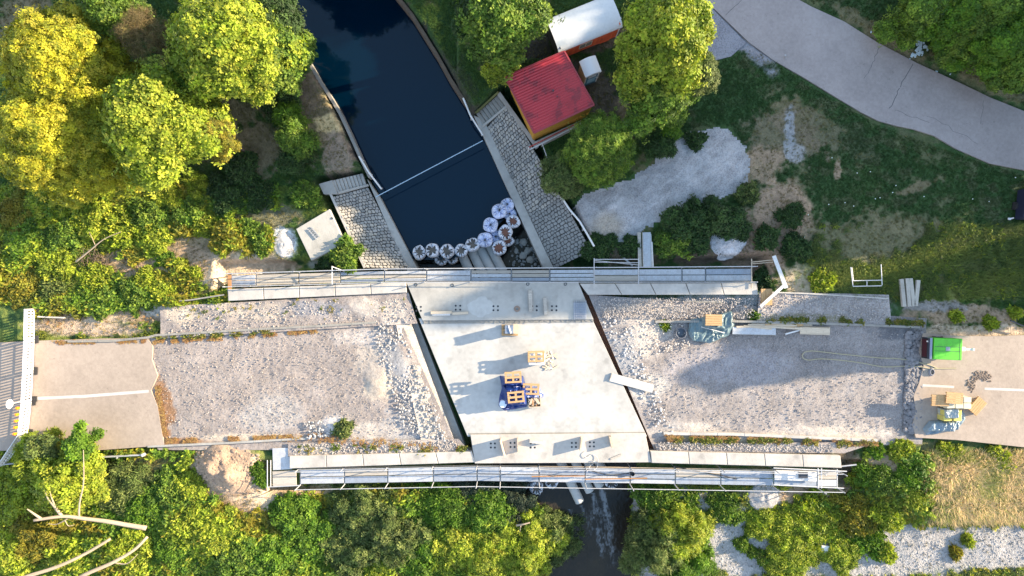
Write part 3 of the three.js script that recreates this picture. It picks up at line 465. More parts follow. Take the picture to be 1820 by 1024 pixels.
// ---------------------------------------------------------------- river walls, paved slopes and steps
function capWall(label, pts, yTop, yBot, w, m, name = 'river_wall') {
  const o = new THREE.Group(); o.name = numbered(name); o.userData = { kind: 'structure', label }; scene.add(o);
  const q = pts.map(([u, v]) => P(u, v, yTop));
  for (let i = 0; i < q.length - 1; i++) { const a = q[i].clone(), b = q[i + 1].clone(); a.y = b.y = (yTop + yBot) / 2; part(o, 'wall_section', bar(a, b, w, yTop - yBot + (i % 2) * .006), m); }
  return o;
}
capWall('dark wooden river edge along the north-west bank', [[545, 105], [565, 140], [585, 170], [603, 200], [622, 240], [640, 280], [657, 315]], -1.35, -4, .22, M.oldConcrete);
capWall('dark river edge along the north-east bank', [[700, -14], [732, 26], [752, 58], [778, 100], [800, 140], [828, 184]], -1.3, -4, .25, M.bark);
function pavedSlope(label, o0, o1, i1, i0, yo, yi, rows, cols, seed, kerbIn) {
  // corners: outer top, outer bottom, inner bottom, inner top; rows run down the length
  const o = new THREE.Group(); o.name = numbered('paved_slope'); o.userData = { kind: 'structure', label }; scene.add(o);
  const a = P(...o0, yo), b = P(...o1, yo), c = P(...i1, yi), d = P(...i0, yi), r = rngOf(seed);
  const at = (s, t) => a.clone().lerp(b, t).lerp(d.clone().lerp(c, t), s);
  const n = b.clone().sub(a).cross(d.clone().sub(a)).normalize(); if (n.y < 0) n.negate();
  const pos = [], tri = (p, q, s) => pos.push(...p.toArray(), ...q.toArray(), ...s.toArray()), lowered = (s, t) => at(s, t).addScaledVector(n, -.015);
  for (let k = 0; k < 16; k++) for (let i = 0; i < 4; i++) { const q = [lowered(i / 4, k / 16), lowered((i + 1) / 4, k / 16), lowered((i + 1) / 4, (k + 1) / 16), lowered(i / 4, (k + 1) / 16)]; tri(q[0], q[1], q[2]); tri(q[0], q[2], q[3]); }
  const bed = [lowered(0, 0), lowered(0, 1), lowered(1, 1), lowered(1, 0)], low = bed.map((p) => V3(p.x, -3.6, p.z));
  for (let i = 0; i < 4; i++) { const j = (i + 1) % 4; tri(bed[i], bed[j], low[j]); tri(bed[i], low[j], low[i]); }
  const g = new THREE.BufferGeometry(); g.setAttribute('position', new THREE.Float32BufferAttribute(pos, 3)); g.computeVertexNormals();
  part(o, 'mortar_bed', g, mat([.085, .08, .075], { map: concreteMap, roughness: 1 }));
  const stones = [], line = (sx, k) => clamp((k + (k > 0 && k < rows ? (fbm(sx * cols * .8 + k * 3.1, k * 1.7, 2, seed) - .5) * 1.15 : 0)) / rows), joint = (i, k) => i <= 0 ? 0 : clamp((i - (k % 2) * .5 + (hash(i, k, seed) - .5) * .55) / cols);
  for (let k = 0; k < rows; k++) for (let i = 0; i < cols + (k % 2); i++) {
    const s0 = joint(i, k), s1 = i === cols - 1 + (k % 2) ? 1 : joint(i + 1, k); if (s1 - s0 < .25 / cols) continue;
    const q = [[s0, line(s0, k)], [s1, line(s1, k)], [s1, line(s1, k + 1)], [s0, line(s0, k + 1)]].map(([x, t]) => at(x, t)), m = q[0].clone().add(q[1]).add(q[2]).add(q[3]).multiplyScalar(.25), hgt = .02 + r() * .07;
    const ring = []; for (let e = 0; e < 4; e++) { const p = q[e], nx = q[(e + 1) % 4]; ring.push(p.clone().lerp(nx, .16 + r() * .08), p.clone().lerp(nx, .78 + r() * .08)); }
    const base = ring.map((p) => p.clone().lerp(m, .09)), top = ring.map((p) => p.clone().lerp(m, .2 + r() * .05).addScaledVector(n, hgt)), tp = [], put = (x, y, z) => tp.push(...x.toArray(), ...y.toArray(), ...z.toArray());
    const peak = m.clone().addScaledVector(n, hgt + .015);
    for (let e = 0; e < 8; e++) { const f = (e + 1) % 8; put(base[e], top[e], base[f]); put(base[f], top[e], top[f]); put(top[e], peak, top[f]); }
    const sg = new THREE.BufferGeometry(); sg.setAttribute('position', new THREE.Float32BufferAttribute(tp, 3)); sg.computeVertexNormals();
    stones.push([sg, M.stone[Math.floor(r() * 4)]]);
  }
  const sorted = stones.slice(0, 300); sorted.forEach(([sg, m]) => part(o, 'paving_stone', sg, m));
  if (stones.length > 300) { const p = part(o, 'paving_stones', stones.slice(300).map((x) => x[0]), M.stone[2]); p.userData.kind = 'stuff'; }
  // concrete kerb at the water
  const [k0, k1, k2, k3] = kerbIn, y = yi + .03;
  part(o, 'water_kerb', prism([P(...k0, y), P(...k1, y), P(...k2, y), P(...k3, y)].map((p) => [p.x, p.z]), -4.2, y, .03), M.concrete);
  return o;
}
pavedSlope('grey stone paved bank with irregular joints west of the river', [591, 350], [648, 476], [728, 478], [654, 333], -.75, -1.75, 26, 11, 31, [[652, 318], [676, 352], [748, 490], [727, 490]]);
pavedSlope('grey stone paved bank with dark joints east of the river', [903, 186], [1052, 446], [986, 478], [866, 226], -.65, -1.8, 46, 10, 47, [[842, 205], [860, 212], [985, 478], [966, 478]]);
part(scene.children.at(-1), 'edge_kerb', [bar(P(886, 165, -.55).setY(-.8), P(955, 262, -.55).setY(-.8), .28, .5)], M.concrete);
part(scene.children.at(-2), 'edge_kerb', [bar(P(584, 338, -.7).setY(-.85), P(648, 476, -.7).setY(-.85), .18, .3)], M.coping);
function steps(label, a, b, c, d, y0, y1, n, m) {                // a-b top edge, d-c bottom edge; descending from a to b
  const o = thing('stone_steps', label, 'steps'), L = (p, q, t) => [lerp(p[0], q[0], t), lerp(p[1], q[1], t)];
  for (let i = 0; i < n; i++) { const y = lerp(y0, y1, (i + .5) / n), t0 = i / n, t1 = (i + .86) / n; part(o, 'step', prismPx([L(a, b, t0), L(a, b, t1), L(d, c, t1), L(d, c, t0)], y - .5, y, .015), m); }
  part(o, 'side_wall', bar(P(...d, y0).setY(y0 - .25), P(...c, y1).setY(y1 - .25), .16, .6), M.concrete);
  return o;
}
steps('pale stone steps with dark gaps at the top of the western bank', [590, 321], [645, 308], [652, 330], [598, 344], -.65, -1.7, 9, M.concrete);
struct('landing', prismPx([[566, 327], [590, 320], [600, 345], [575, 345]], -1.2, -.6, .03), M.concrete, 'broken concrete landing beside the western steps');
steps('dark stone steps beside the red-roofed hut', [888, 166], [846, 203], [860, 223], [904, 186], -.6, -1.7, 8, M.oldConcrete);
single('timber_beam', 'mossy timber beam along the top of the eastern steps', 'beam', [bar(P(886, 163, -.4).setY(-.5), P(846, 200, -1.2).setY(-1.25), .14, .16)], mat([.15, .15, .05], { map: woodMap }));

// hand rails and pipes
function railing(label, pts, yTop, yBot, r, m, posts) {
  const o = thing('handrail', label, 'handrail', P(pts[0][0], pts[0][1], yTop).setY(yBot));
  const q = pts.map(([u, v, y]) => P(u, v, y ?? yTop));
  partW(o, 'rail', q.slice(1).map((p, i) => rod(q[i], p, r)), m);
  for (const t of posts) { const s = t * (q.length - 1), i = Math.min(q.length - 2, Math.floor(s)), p = q[i].clone().lerp(q[i + 1], s - i); partW(o, 'post', rod(V3(p.x, yBot, p.z), p, r * .8), m); }
  return o;
}
railing('white pipe handrail along the foot of the gravel heap', [[997, 349], [1012, 372], [1030, 393], [1043, 415], [1056, 438]], .15, -1.2, .075, M.whitePaint, [.02, .33, .66, .98]);
railing('thin white handrail beside the red-roofed hut corner', [[964, 256], [974, 285], [986, 322]], .0, -1, .03, M.whitePaint, [0, .5, 1]);
railing('white pipe handrail beside the western steps', [[638, 278, -.5], [655, 306, -.6], [678, 336, -1.2]], -.5, -1.8, .07, M.whitePaint, [.05, .5, .95]);
railing('white pipe handrail beside the eastern steps at the water', [[823, 174, -.5], [836, 205, -.7], [858, 240, -1.3]], -.5, -2, .07, M.whitePaint, [.05, .5, .95]);
single('river_pipe', 'thin pale pipe spanning the river from bank to bank', 'pipe', [rod(P(668, 350, -1.0), P(858, 250, -1.0), .033)], mat([.36, .50, .62], { roughness: .45 }));

// ---------------------------------------------------------------- scaffolds
function scaffold(label, us, vN, vS, yD, seed) {
  const o = thing('scaffold', label, 'scaffold', P(us[0], vS(us[0]), yD).setY(-2)), r = rngOf(seed);
  const topY = yD + 1.05;
  const pt = (u, f, y) => { const p = P(u, f(u), yD); return V3(p.x, y, p.z); };
  us.forEach((u, i) => {
    for (const f of [vN, vS]) partW(o, 'post', rod(pt(u, f, -2.6), pt(u, f, topY + .1 + (r() < .25 ? .3 : 0)), .036, 8), M.steelLight);
    partW(o, 'transom', rod(pt(u, vN, yD - .09), pt(u, vS, yD - .09), .034, 8), M.steel);
    if (!i) return;
    const a = us[i - 1], g = 1.2, lanes = u - a > 52 ? 2 + (r() < .35 ? 1 : 0) : 2;
    for (let k = 0; k < lanes; k++) {
      const f0 = k / lanes + .03, f1 = (k + 1) / lanes - .02, m = [M.steelDeck, M.steelLight, M.woodGrey, M.steelDeck][Math.floor(r() * 4)], y = yD + r() * .02;
      const q = (uu, f) => { const n = pt(uu, vN, y), s = pt(uu, vS, y), w = n.lerp(s, lerp(.1, .93, f)); return [w.x, w.z]; };
      partW(o, 'platform', prism([q(a + g, f0), q(u - g, f0), q(u - g, f1), q(a + g, f1)], y - .06, y, .008), m);
    }
    for (const [f, y] of [[vN, topY], [vN, yD + .55], [vS, topY]]) partW(o, 'guard_rail', rod(pt(a, f, y), pt(u, f, y), .03, 8), M.steelLight);
    partW(o, 'toe_board', bar(pt(a + 1, vN, yD + .1), pt(u - 1, vN, yD + .1), .03, .15), M.woodPale);
  });
  return o;
}
const N1 = scaffold('long grey tube scaffold with platforms along the north side of the bridge', [411, 455, 531, 605, 683, 758, 837, 909, 977, 1056, 1135, 1212, 1254, 1336], (u) => 487 - (u - 411) * .03 + (u > 683 ? (u - 683) * .023 : 0), (u) => 510 - (u - 411) * .027 + (u > 683 ? (u - 683) * .027 : 0) - (u > 700 ? 1 : 0), -.45, 71);
partW(N1, 'brace', [rod(P(590, 473, .6), P(590, 506, .3), .035)], M.whitePaint);
partW(N1, 'brace', [rod(P(590, 474, .6), P(612, 482, .0), .03)], M.whitePaint);
partW(N1, 'guard_rail', [rod(P(1056, 461, .6), P(1135, 461, .6), .03), rod(P(1056, 466, .1), P(1135, 467, .1), .03), rod(P(1056, 463, .3), P(1135, 471, -.2), .03)], M.steelLight);
partW(N1, 'transom', [rod(P(1056, 459, .6), P(1056, 505, .6), .035)], M.steelLight);
partW(N1, 'transom', [rod(P(1135, 459, .6), P(1135, 505, .6), .035)], M.steelLight);
partW(N1, 'post', [rod(P(1336, 460, .3), P(1336, 512, .3), .04)], M.woodPale);
partW(N1, 'guard_rail', [rod(P(1336, 466, .4), P(1374, 462, .2), .03)], M.woodPale);
partW(N1, 'guard_rail', [rod(P(1336, 469, .2), P(1374, 466, .1), .03)], M.woodPale);
partW(N1, 'ladder_rung', [0, 1, 2, 3].map((k) => rod(P(1328 + k * .1, 474 + k * 5, .2), P(1336, 474 + k * 5, .2), .02)), M.steel);
for (const [a, b] of [[405, 411]]) partW(N1, 'end_board', [bar(P(408, 487, 0), P(408, 514, 0), .25, .04)], M.woodOrange);
const S1 = scaffold('long grey tube scaffold with platforms along the south side of the bridge', [533, 612, 689, 770, 848, 889, 958, 1040, 1120, 1200, 1281, 1375, 1452, 1488], (u) => 832 - (u - 533) * .018 + (u > 848 ? (u - 848) * .033 : 0), (u) => 863 - (u - 533) * .018 + (u > 848 ? (u - 848) * .034 : 0), -.55, 83);
partW(S1, 'toe_board', [bar(P(945, 847, -.2), P(1040, 846, -.2), .05, .14)], M.woodOrange);
partW(S1, 'toe_board', [bar(P(1040, 852, -.2), P(1150, 850, -.2), .05, .14)], M.woodOrange);
partW(S1, 'platform', [prismPx([[484, 797], [517, 796], [519, 834], [485, 836]], -.1, -.04, .008)], M.steelLight);
partW(S1, 'platform', [prismPx([[484, 838], [526, 836], [527, 864], [485, 866]], -.3, -.24, .008)], M.woodGrey);
partW(S1, 'guard_rail', [rod(P(475, 818, .6), P(475, 866, .6), .035), rod(P(481, 818, .3), P(481, 866, .3), .035), rod(P(474, 866, .6), P(533, 863, .6), .035)], M.steelLight);
partW(S1, 'platform', [prismPx([[1377, 836], [1452, 838], [1452, 856], [1377, 853]], -.3, -.22, .008)], M.whitePaint);
partW(S1, 'guard_rail', [rod(P(1375, 832, .5), P(1505, 838, .5), .045), rod(P(1375, 862, .5), P(1500, 868, .5), .045), rod(P(1454, 832, .5), P(1454, 868, .5), .04), rod(P(1460, 832, .5), P(1460, 868, .5), .04), rod(P(1488, 834, .4), P(1488, 868, .4), .04)], M.steelLight);
partW(S1, 'hatch', [prismPx([[1420, 840], [1436, 840], [1436, 850], [1420, 850]], -.21, -.15, .01)], M.darkSteel);
single('cable', 'dark cable lying diagonally across the southern scaffold', 'cable', [hose([P(1196, 828, -.3), P(1240, 838, -.46), P(1285, 846, -.46), P(1310, 852, -.4)], .035)], M.black);
single('cable', 'thin dark cable along the middle of the southern scaffold platforms', 'cable', [hose([P(958, 835, -.45), P(1000, 834, -.46), P(1036, 834, -.46), P(1080, 844, -.46), P(1118, 842, -.46)], .03)], M.black);
single('bucket', 'small black bucket on the southern scaffold platform', 'bucket', [new THREE.CylinderGeometry(.15, .12, .28, 16, 1, true).translate(X(1124, -.4), -.4, Z(842, -.4)), new THREE.CircleGeometry(.13, 16).rotateX(-Math.PI / 2).translate(X(1124, -.4), -.42, Z(842, -.4)), new THREE.TorusGeometry(.15, .012, 6, 18).rotateX(Math.PI / 2).translate(X(1124, -.4), -.26, Z(842, -.4))], M.black);
single('drain_pipe', 'grey pipe stub jutting from the south-eastern wing wall end', 'pipe', [rod(P(1495, 829, -.2), P(1522, 826, -.2), .06)], M.steel);
// ---------------------------------------------------------------- red-roofed hut
{
  const g = thing('red_roofed_hut', 'small hut with dark red ribbed metal roof and ochre wall beside the river steps', 'hut', P(975, 180, 0).setY(-.5));
  const yw = 2.0, A0 = P(897, 137, 2.25), A1 = P(1003, 91, 2.75), A2 = P(1056, 187, 2.7), A3 = P(949, 237, 2.2);   // eave corners
  // walls stand inside the roof edge
  const c = A0.clone().add(A1).add(A2).add(A3).multiplyScalar(.25), inn = (p, k) => p.clone().lerp(c, k), W = [inn(A0, .14), inn(A1, .06), inn(A2, .045), inn(A3, .06)];
  const ochre = mat([.60, .32, .04], { map: woodMap, roughness: .8 }), red = mat([.30, .035, .04], { roughness: .5 });
  W.forEach((p, i) => { const q = W[(i + 1) % 4], top = Math.min(p.y, q.y) - .1; partW(g, 'wall', bar(V3(p.x, (top - .5) / 2, p.z), V3(q.x, (top - .5) / 2, q.z), .1, top + .5), ochre); });
  // ribbed roof: bilinear sheet with ridges along the slope
  const nu = 180, nv = 26, pos = [], idx = [], up = V3(0, 1, 0);
  for (let j = 0; j <= nv; j++) for (let i = 0; i <= nu; i++) {
    const s = i / nu, t = j / nv, p = A0.clone().lerp(A3, s).lerp(A1.clone().lerp(A2, s), t), ph = (s * 23) % 1;
    p.y += .045 * Math.pow(.5 + .5 * Math.cos(ph * 2 * Math.PI), 1.6) - .018 * ((t * 9) % 1) * ss(.3, .5, t);
    pos.push(p.x, p.y, p.z);
  }
  for (let j = 0; j < nv; j++) for (let i = 0; i < nu; i++) { const a = j * (nu + 1) + i; idx.push(a, a + 1, a + nu + 1, a + 1, a + nu + 2, a + nu + 1); }
  const rg = new THREE.BufferGeometry(); rg.setAttribute('position', new THREE.Float32BufferAttribute(pos, 3)); rg.setIndex(idx); rg.computeVertexNormals();
  const roofMap = tex(512, 512, (x, y) => { const k = .72 + .56 * fbm(x * 5, y * 5, 5, 601, 5), d = ss(.54, .7, fbm(x * 9, y * 9, 5, 603, 9)), lf = fbm(x * 70, y * 70, 2, 605, 70) > .8 ? 1 : 0; return mix3(mix3([k, k, k], [.62 * k, .8 * k, .8 * k], d), [.35, .9, .5], lf * .6); }, { repeat: .2 });
  partW(g, 'roof', rg, mat([.44, .032, .042], { map: roofMap, roughness: .42 }));
  const trim = (a, b) => partW(g, 'roof_trim', bar(a.clone().add(V3(0, .02, 0)), b.clone().add(V3(0, .02, 0)), .1, .09), red);
  trim(A0, A3); trim(A3, A2); trim(A1, A2); trim(A0, A1);
  partW(g, 'vent_cap', [rod(P(983, 162, 2.5).setY(2.45), P(983, 162, 2.5).setY(2.72), .06, 10)], M.darkSteel);
  partW(g, 'vent_cap', [rod(P(990, 172, 2.5).setY(2.45), P(990, 172, 2.5).setY(2.66), .04, 10)], M.darkSteel);
  // terrace beams at the wall foot
  partW(g, 'terrace', prism([P(949, 252, 0), P(1042, 209, 0), P(1046, 216, 0), P(966, 256, 0)].map((p) => [p.x, p.z]), -.6, -.05, .02), M.concrete);
  partW(g, 'rail', bar(P(940, 262, .5), P(1040, 212, .5), .07, .1), mat([.42, .06, .05], { map: woodMap }));
  partW(g, 'rail', bar(P(942, 266, .2), P(1044, 214, .2), .07, .1), M.whitePaint);
  for (const q of [rod(P(940, 262, .5), P(940, 262, .5).setY(-.8), .05), rod(P(1040, 212, .5), P(1040, 212, .5).setY(-.6), .05)]) partW(g, 'post', q, M.whitePaint);
}
// ---------------------------------------------------------------- site caravan
{
  const a = P(989, 47, 2.9), b = P(1085, 8, 2.9), dir = b.clone().sub(a).setY(0), L = dir.length() + .55, ry = -Math.atan2(dir.z, dir.x), D = 2.3, y0 = .55, y1 = 2.35;
  const back = V3(dir.z, 0, -dir.x).normalize(), mid = P(1002, 86, 2.2).clone().lerp(P(1097, 47, 2.2), .5).addScaledVector(back, D / 2);
  const g = thing('site_caravan', 'orange-red wooden site caravan with white arched roof between the trees', 'caravan', V3(mid.x, -.45, mid.z), ry);
  const red = mat([.80, .15, .05], { map: woodMap, roughness: .7 }), redD = mat([.68, .11, .04], { map: woodMap, roughness: .7 });
  part(g, 'floor', box(L, .16, D, 0, y0, 0), M.darkSteel);
  const nP = 22; for (let i = 0; i < nP; i++) for (const s of [-1, 1]) part(g, 'wall_panel', box(L / nP - .012, y1 - y0, .05, -L / 2 + (i + .5) * L / nP, (y0 + y1) / 2 + .1, s * D / 2), i % 2 ? red : redD);
  for (const s of [-1, 1]) part(g, 'end_wall', box(.06, y1 - y0 + .3, D - .06, s * (L / 2 - .03), (y0 + y1) / 2 + .2, 0), s < 0 ? M.darkSteel : red);
  // arched roof with overhang
  const sh = new THREE.Shape(), n = 14, R = D / 2 + .12; for (let i = 0; i <= n; i++) { const t = i / n * Math.PI, x = -Math.cos(t) * R, y = Math.sin(t) * .46; i ? sh.lineTo(x, y) : sh.moveTo(x, y); } for (let i = n; i >= 0; i--) { const t = i / n * Math.PI; sh.lineTo(-Math.cos(t) * (R - .05), Math.sin(t) * .42 - .02); }
  part(g, 'roof', new THREE.ExtrudeGeometry(sh, { depth: L + .3, bevelEnabled: false }).rotateY(Math.PI / 2).translate(-L / 2 - .15, y1 + .05, 0), mat([.70, .70, .70], { map: clothMap, roughness: .5 }));
  const z = D / 2 + .03;
  const win = part(g, 'window', [box(.95, .05, .05, -.25, 1.95, z), box(.95, .05, .05, -.25, 1.25, z), box(.05, .75, .05, -.72, 1.6, z), box(.05, .75, .05, .22, 1.6, z), box(.05, .7, .05, -.25, 1.6, z)], M.woodPale);
  for (const x of [-.48, -.02]) part(win, 'pane', box(.42, .66, .02, x, 1.6, z), mat([.25, .24, .2], { roughness: .15 }));
  const dr = part(g, 'door', box(.78, 1.75, .04, 1.35, 1.45, z + .005), redD); part(dr, 'handle', box(.04, .14, .05, 1.05, 1.4, z + .03), M.darkSteel);
  for (const s of [-1, 1]) part(g, 'corner_post', box(.07, 1.9, .08, s * (L / 2 - .03), 1.5, z), M.whitePaint);
  for (const x of [-L * .3, L * .3]) for (const s of [-1, 1]) { const w = part(g, 'wheel', new THREE.CylinderGeometry(.34, .34, .2, 20).rotateX(Math.PI / 2).translate(x, .34, s * (D / 2 - .22)), M.rubber); part(w, 'rim', new THREE.CylinderGeometry(.17, .17, .22, 14).rotateX(Math.PI / 2).translate(x, .34, s * (D / 2 - .22)), M.steel); }
  part(g, 'drawbar', [bar(V3(L / 2, .5, .4), V3(L / 2 + .9, .5, 0), .09, .09), bar(V3(L / 2, .5, -.4), V3(L / 2 + .9, .5, 0), .09, .09)], M.steelLight);
}
// ---------------------------------------------------------------- portable toilet
{
  const y = 2.25, a = P(1044, 133, y), b = P(1067, 124, y), c = P(1054, 99, y), ry = -Math.atan2(b.z - a.z, b.x - a.x), w = 1.05, d = 1.12, mid = a.clone().lerp(b, .5), back = V3(-Math.sin(ry) * 1, 0, -Math.cos(ry)).normalize();
  const g = thing('portable_toilet', 'portable toilet with white roof and blue door beside the red-roofed hut', 'portable toilet', V3(mid.x + back.x * d / 2, -.45, mid.z + back.z * d / 2), ry);
  const blue = mat([.035, .16, .26], { roughness: .45 }), white = mat([.74, .70, .68], { roughness: .45 });
  part(g, 'base', box(1.14, .16, 1.2, 0, .08, 0, 0, .02), M.darkSteel);
  for (const s of [-1, 1]) part(g, 'side_wall', box(.05, 2.1, d - .08, s * (w / 2 - .03), 1.2, 0), mat([.62, .50, .44], { roughness: .5 }));
  part(g, 'back_wall', box(w - .06, 2.1, .05, 0, 1.2, -d / 2 + .03), white);
  const dr = part(g, 'door', box(w - .2, 1.95, .045, 0, 1.15, d / 2 - .01, 0, .01), blue);
  part(dr, 'door_panel', box(.6, .3, .02, 0, 1.82, d / 2 + .02), white); part(dr, 'door_panel', box(.62, .85, .02, 0, 1.0, d / 2 + .02), mat([.30, .50, .62], { roughness: .5 })); part(dr, 'handle', box(.05, .2, .04, .36, 1.3, d / 2 + .03), white);
  for (const s of [-1, 1]) part(g, 'corner_post', box(.1, 2.12, .1, s * (w / 2 - .04), 1.2, d / 2 - .03, 0, .02), white);
  const sh = new THREE.Shape(), n = 10; sh.moveTo(-w / 2 - .05, 0); for (let i = 0; i <= n; i++) { const t = i / n; sh.lineTo(lerp(-w / 2 - .05, w / 2 + .05, t), .1 + .2 * Math.sin(t * Math.PI)); } sh.lineTo(w / 2 + .05, 0);
  part(g, 'roof', new THREE.ExtrudeGeometry(sh, { depth: d + .02, bevelEnabled: true, bevelSize: .04, bevelThickness: .06, bevelSegments: 2 }).translate(0, 2.26, -d / 2 - .01), white);
  for (let i = 0; i < 3; i++) part(g, 'roof_vent', box(.12, .04, .05, -.25 + i * .25, 2.54 - Math.abs(i - 1) * .03, -.42), white);
}
// ---------------------------------------------------------------- big bags
function bagBody(seed, tied) {
  const r = rngOf(seed), ph = r() * 6, nA = 64, prof = tied ? [[.43, 0], [.5, .12], [.54, .4], [.53, .65], [.47, .82], [.36, .9], [.2, .91], [.06, .86]] : [[.43, 0], [.5, .12], [.53, .4], [.52, .68], [.49, .83], [.43, .92], [.36, .93], [.29, .83]], pos = [], idx = [];
  prof.forEach(([R, y], j) => { for (let k = 0; k < nA; k++) { const a = k / nA * 2 * Math.PI, sq = 1 + .035 * Math.cos(4 * a + ph), fold = j > 3 ? (Math.sin(a * 11 + ph) * .02 + (vn(k * .35, j * .4, seed + 9) - .5) * .05) * (j - 3) * (tied ? 1.1 : 1) : Math.sin(a * 7 + ph) * .012; const rag = !tied && j > 4 ? 1 + (vn(k * .42, j * .3, seed + 21) - .5) * .36 * (j - 4) : 1, rr = (R * sq + (tied ? fold * .3 : fold * .6)) * rag; pos.push(Math.cos(a) * rr, y + fold * (j > 3 ? 1.1 : .2) + .02 * vn(k * .3, j, seed), Math.sin(a) * rr); } });
  for (let j = 0; j < prof.length - 1; j++) for (let k = 0; k < nA; k++) { const a = j * nA + k, b = j * nA + (k + 1) % nA; idx.push(a, a + nA, b, b, a + nA, b + nA); }
  const g = new THREE.BufferGeometry(); g.setAttribute('position', new THREE.Float32BufferAttribute(pos, 3)); g.setIndex(idx); g.computeVertexNormals(); return g;
}
function makeBag(kind, seed, label) {
  const g = thing('big_bag', label, 'big bag', [0, 0, 0]), tied = kind === 'tied';
  part(g, 'sack', bagBody(seed, tied), tied ? mat([.66, .70, .86], { map: dirtyCloth, roughness: .7 }) : M.bag);  // tied sacks have the blue of shade put into their cloth colour
  const fill = quadPatch([[-.36, -.36], [.36, -.36], [.36, .36], [-.36, .36]], 14, 14, (x, z) => { const d = Math.hypot(x, z); return (tied ? .80 : .83) - .25 * Math.max(0, d - .28) + .09 * (fbm(x * 7 + 20, z * 7 + seed, 3, 9) - .5); });
  part(g, 'filling', fill, kind === 'soil' ? mat([.17, .075, .05], { roughness: 1 }) : mat([.13, .115, .095], { map: gravelMap, roughness: 1 }));
  const r = rngOf(seed + 3);
  for (let k = 0; k < 4; k++) { const a = k * Math.PI / 2 + .5 + (r() - .5) * .5, p = (rr, y, da) => V3(Math.cos(a + da) * rr, y, Math.sin(a + da) * rr); part(g, 'lifting_loop', hose([p(.46, .86, -.25), p(.3, .98, -.12), p(.2 + r() * .1, .99, .05), p(.3, .97, .2), p(.46, .86, .28)], .016, 12, 5), tied ? mat([.08, .11, .3], { roughness: .7 }) : mat([.05, .05, .07], { roughness: .7 })); }
  return g;
}
{
  const list = [
    [743, 450, -2.45, 'gravel', 1.0, 'open white big bag at the western end of the dam against the stone bank'], [768, 445, -2.4, 'gravel', 1.02, 'open white big bag second from the western end of the dam'], [795, 446, -2.38, 'gravel', 1.05, 'rounded open white big bag third from the western end of the dam'],
    [819.5, 444.5, -2.4, 'gravel', .98, 'open white big bag fourth from the western end, beside the pipe mouths'], [839, 436, -2.4, 'gravel', 1.0, 'open white big bag fifth from the western end, above the pipes'], [861, 425, -2.36, 'tied', 1.02, 'tied big bag coloured with blue shade in the bend of the dam'],
    [871.5, 398.5, -2.3, 'tied', 1.08, 'tied big bag coloured with blue shade north-east of the bend, in the outer row'], [886, 375, -2.2, 'tied', 1.1, 'tied big bag coloured with blue shade, second from the eastern bank in the outer row'], [902, 363, -2.5, 'tied', .95, 'tied big bag nearest the eastern bank, half under its neighbour'],
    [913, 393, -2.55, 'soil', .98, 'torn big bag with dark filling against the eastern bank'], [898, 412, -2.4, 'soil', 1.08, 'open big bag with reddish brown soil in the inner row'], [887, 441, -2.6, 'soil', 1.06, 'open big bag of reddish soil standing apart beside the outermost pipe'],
    [906, 378, -2.9, 'tied', .95, 'low big bag coloured with blue shade, wedged under the two eastern outer bags'], [881, 419, -3.0, 'tied', .95, 'low big bag coloured with blue shade, squeezed between bend bag and soil bag'], [903, 428, -3.1, 'soil', .8, 'slumped dark big bag below the inner soil bag'], [784.5, 461, -3.2, 'gravel', .95, 'low white big bag under the dam between second and third bags'], [803, 460, -3.2, 'gravel', .8, 'small white big bag under the dam between third and fourth bags'],
    [929, 858, -4.0, 'gravel', 1, 'white big bag downstream, westernmost below the southern scaffold'], [953, 868, -3.9, 'gravel', 1.1, 'white big bag downstream standing fully clear of the scaffold'], [982, 856, -4.0, 'gravel', 1.05, 'white big bag downstream half hidden beside the westernmost pipe'], [1087, 856, -4.0, 'gravel', 1, 'white big bag downstream half hidden east of the pipes'],
  ];
  const proto = {}; let k = 0;
  for (const [u, v, y, kind, s, label] of list) {
    const key = kind + (k % 3), p = P(u, v, y + .9);
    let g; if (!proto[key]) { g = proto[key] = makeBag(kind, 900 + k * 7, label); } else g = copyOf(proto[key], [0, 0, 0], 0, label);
    g.userData.group = u < 925 ? 'big bags damming the river' : 'big bags below the southern scaffold';
    g.position.set(p.x, y, p.z); g.rotation.set(((k * 37) % 7 - 3) * .03, k * 1.7, ((k * 53) % 7 - 3) * .03); { const f = (q) => s * 1.02 * (.93 + .14 * hash(k, q, 5)); g.scale.set(f(1), f(2), f(3)); } k++;
  }
}
// ---------------------------------------------------------------- culvert pipes and rubble
{
  const pale = mat([.52, .51, .49], { map: concreteMap, roughness: .8 }), labels = ['grey culvert pipe under the bridge, westernmost of the four', 'grey culvert pipe under the bridge, second from the west', 'grey culvert pipe under the bridge, third from the west', 'grey culvert pipe under the bridge, easternmost of the four'];
  [[[820, 452], [1032, 896]], [[838, 446], [1050, 877]], [[853, 440], [1068, 868]], [[868, 432], [1082, 856]]].forEach(([a, b], i) => {
    const p = P(...a, -2.6).setY(-3.0), q = P(...b, -2.9).setY(-3.35), d = q.clone().sub(p), n = 7, o = thing('culvert_pipe', labels[i], 'pipe', p, 0, 'culvert pipes through the dam');
    for (let k = 0; k < n; k++) { const s = p.clone().addScaledVector(d, k / n), e = p.clone().addScaledVector(d, (k + .992) / n), t = new THREE.CylinderGeometry(.37, .37, s.distanceTo(e), 22, 1, true), u = e.clone().sub(s).normalize(); const qn = new THREE.Quaternion().setFromUnitVectors(V3(0, 1, 0), u), m = s.clone().add(e).multiplyScalar(.5); const ti = new THREE.CylinderGeometry(.32, .32, s.distanceTo(e), 22, 1, true); partW(o, 'pipe_section', [t.applyQuaternion(qn).translate(m.x, m.y, m.z), ti.applyQuaternion(qn).translate(m.x, m.y, m.z), new THREE.RingGeometry(.32, .37, 22).rotateX(-Math.PI / 2).applyQuaternion(qn).translate(e.x, e.y, e.z)], pale); }
  });
}
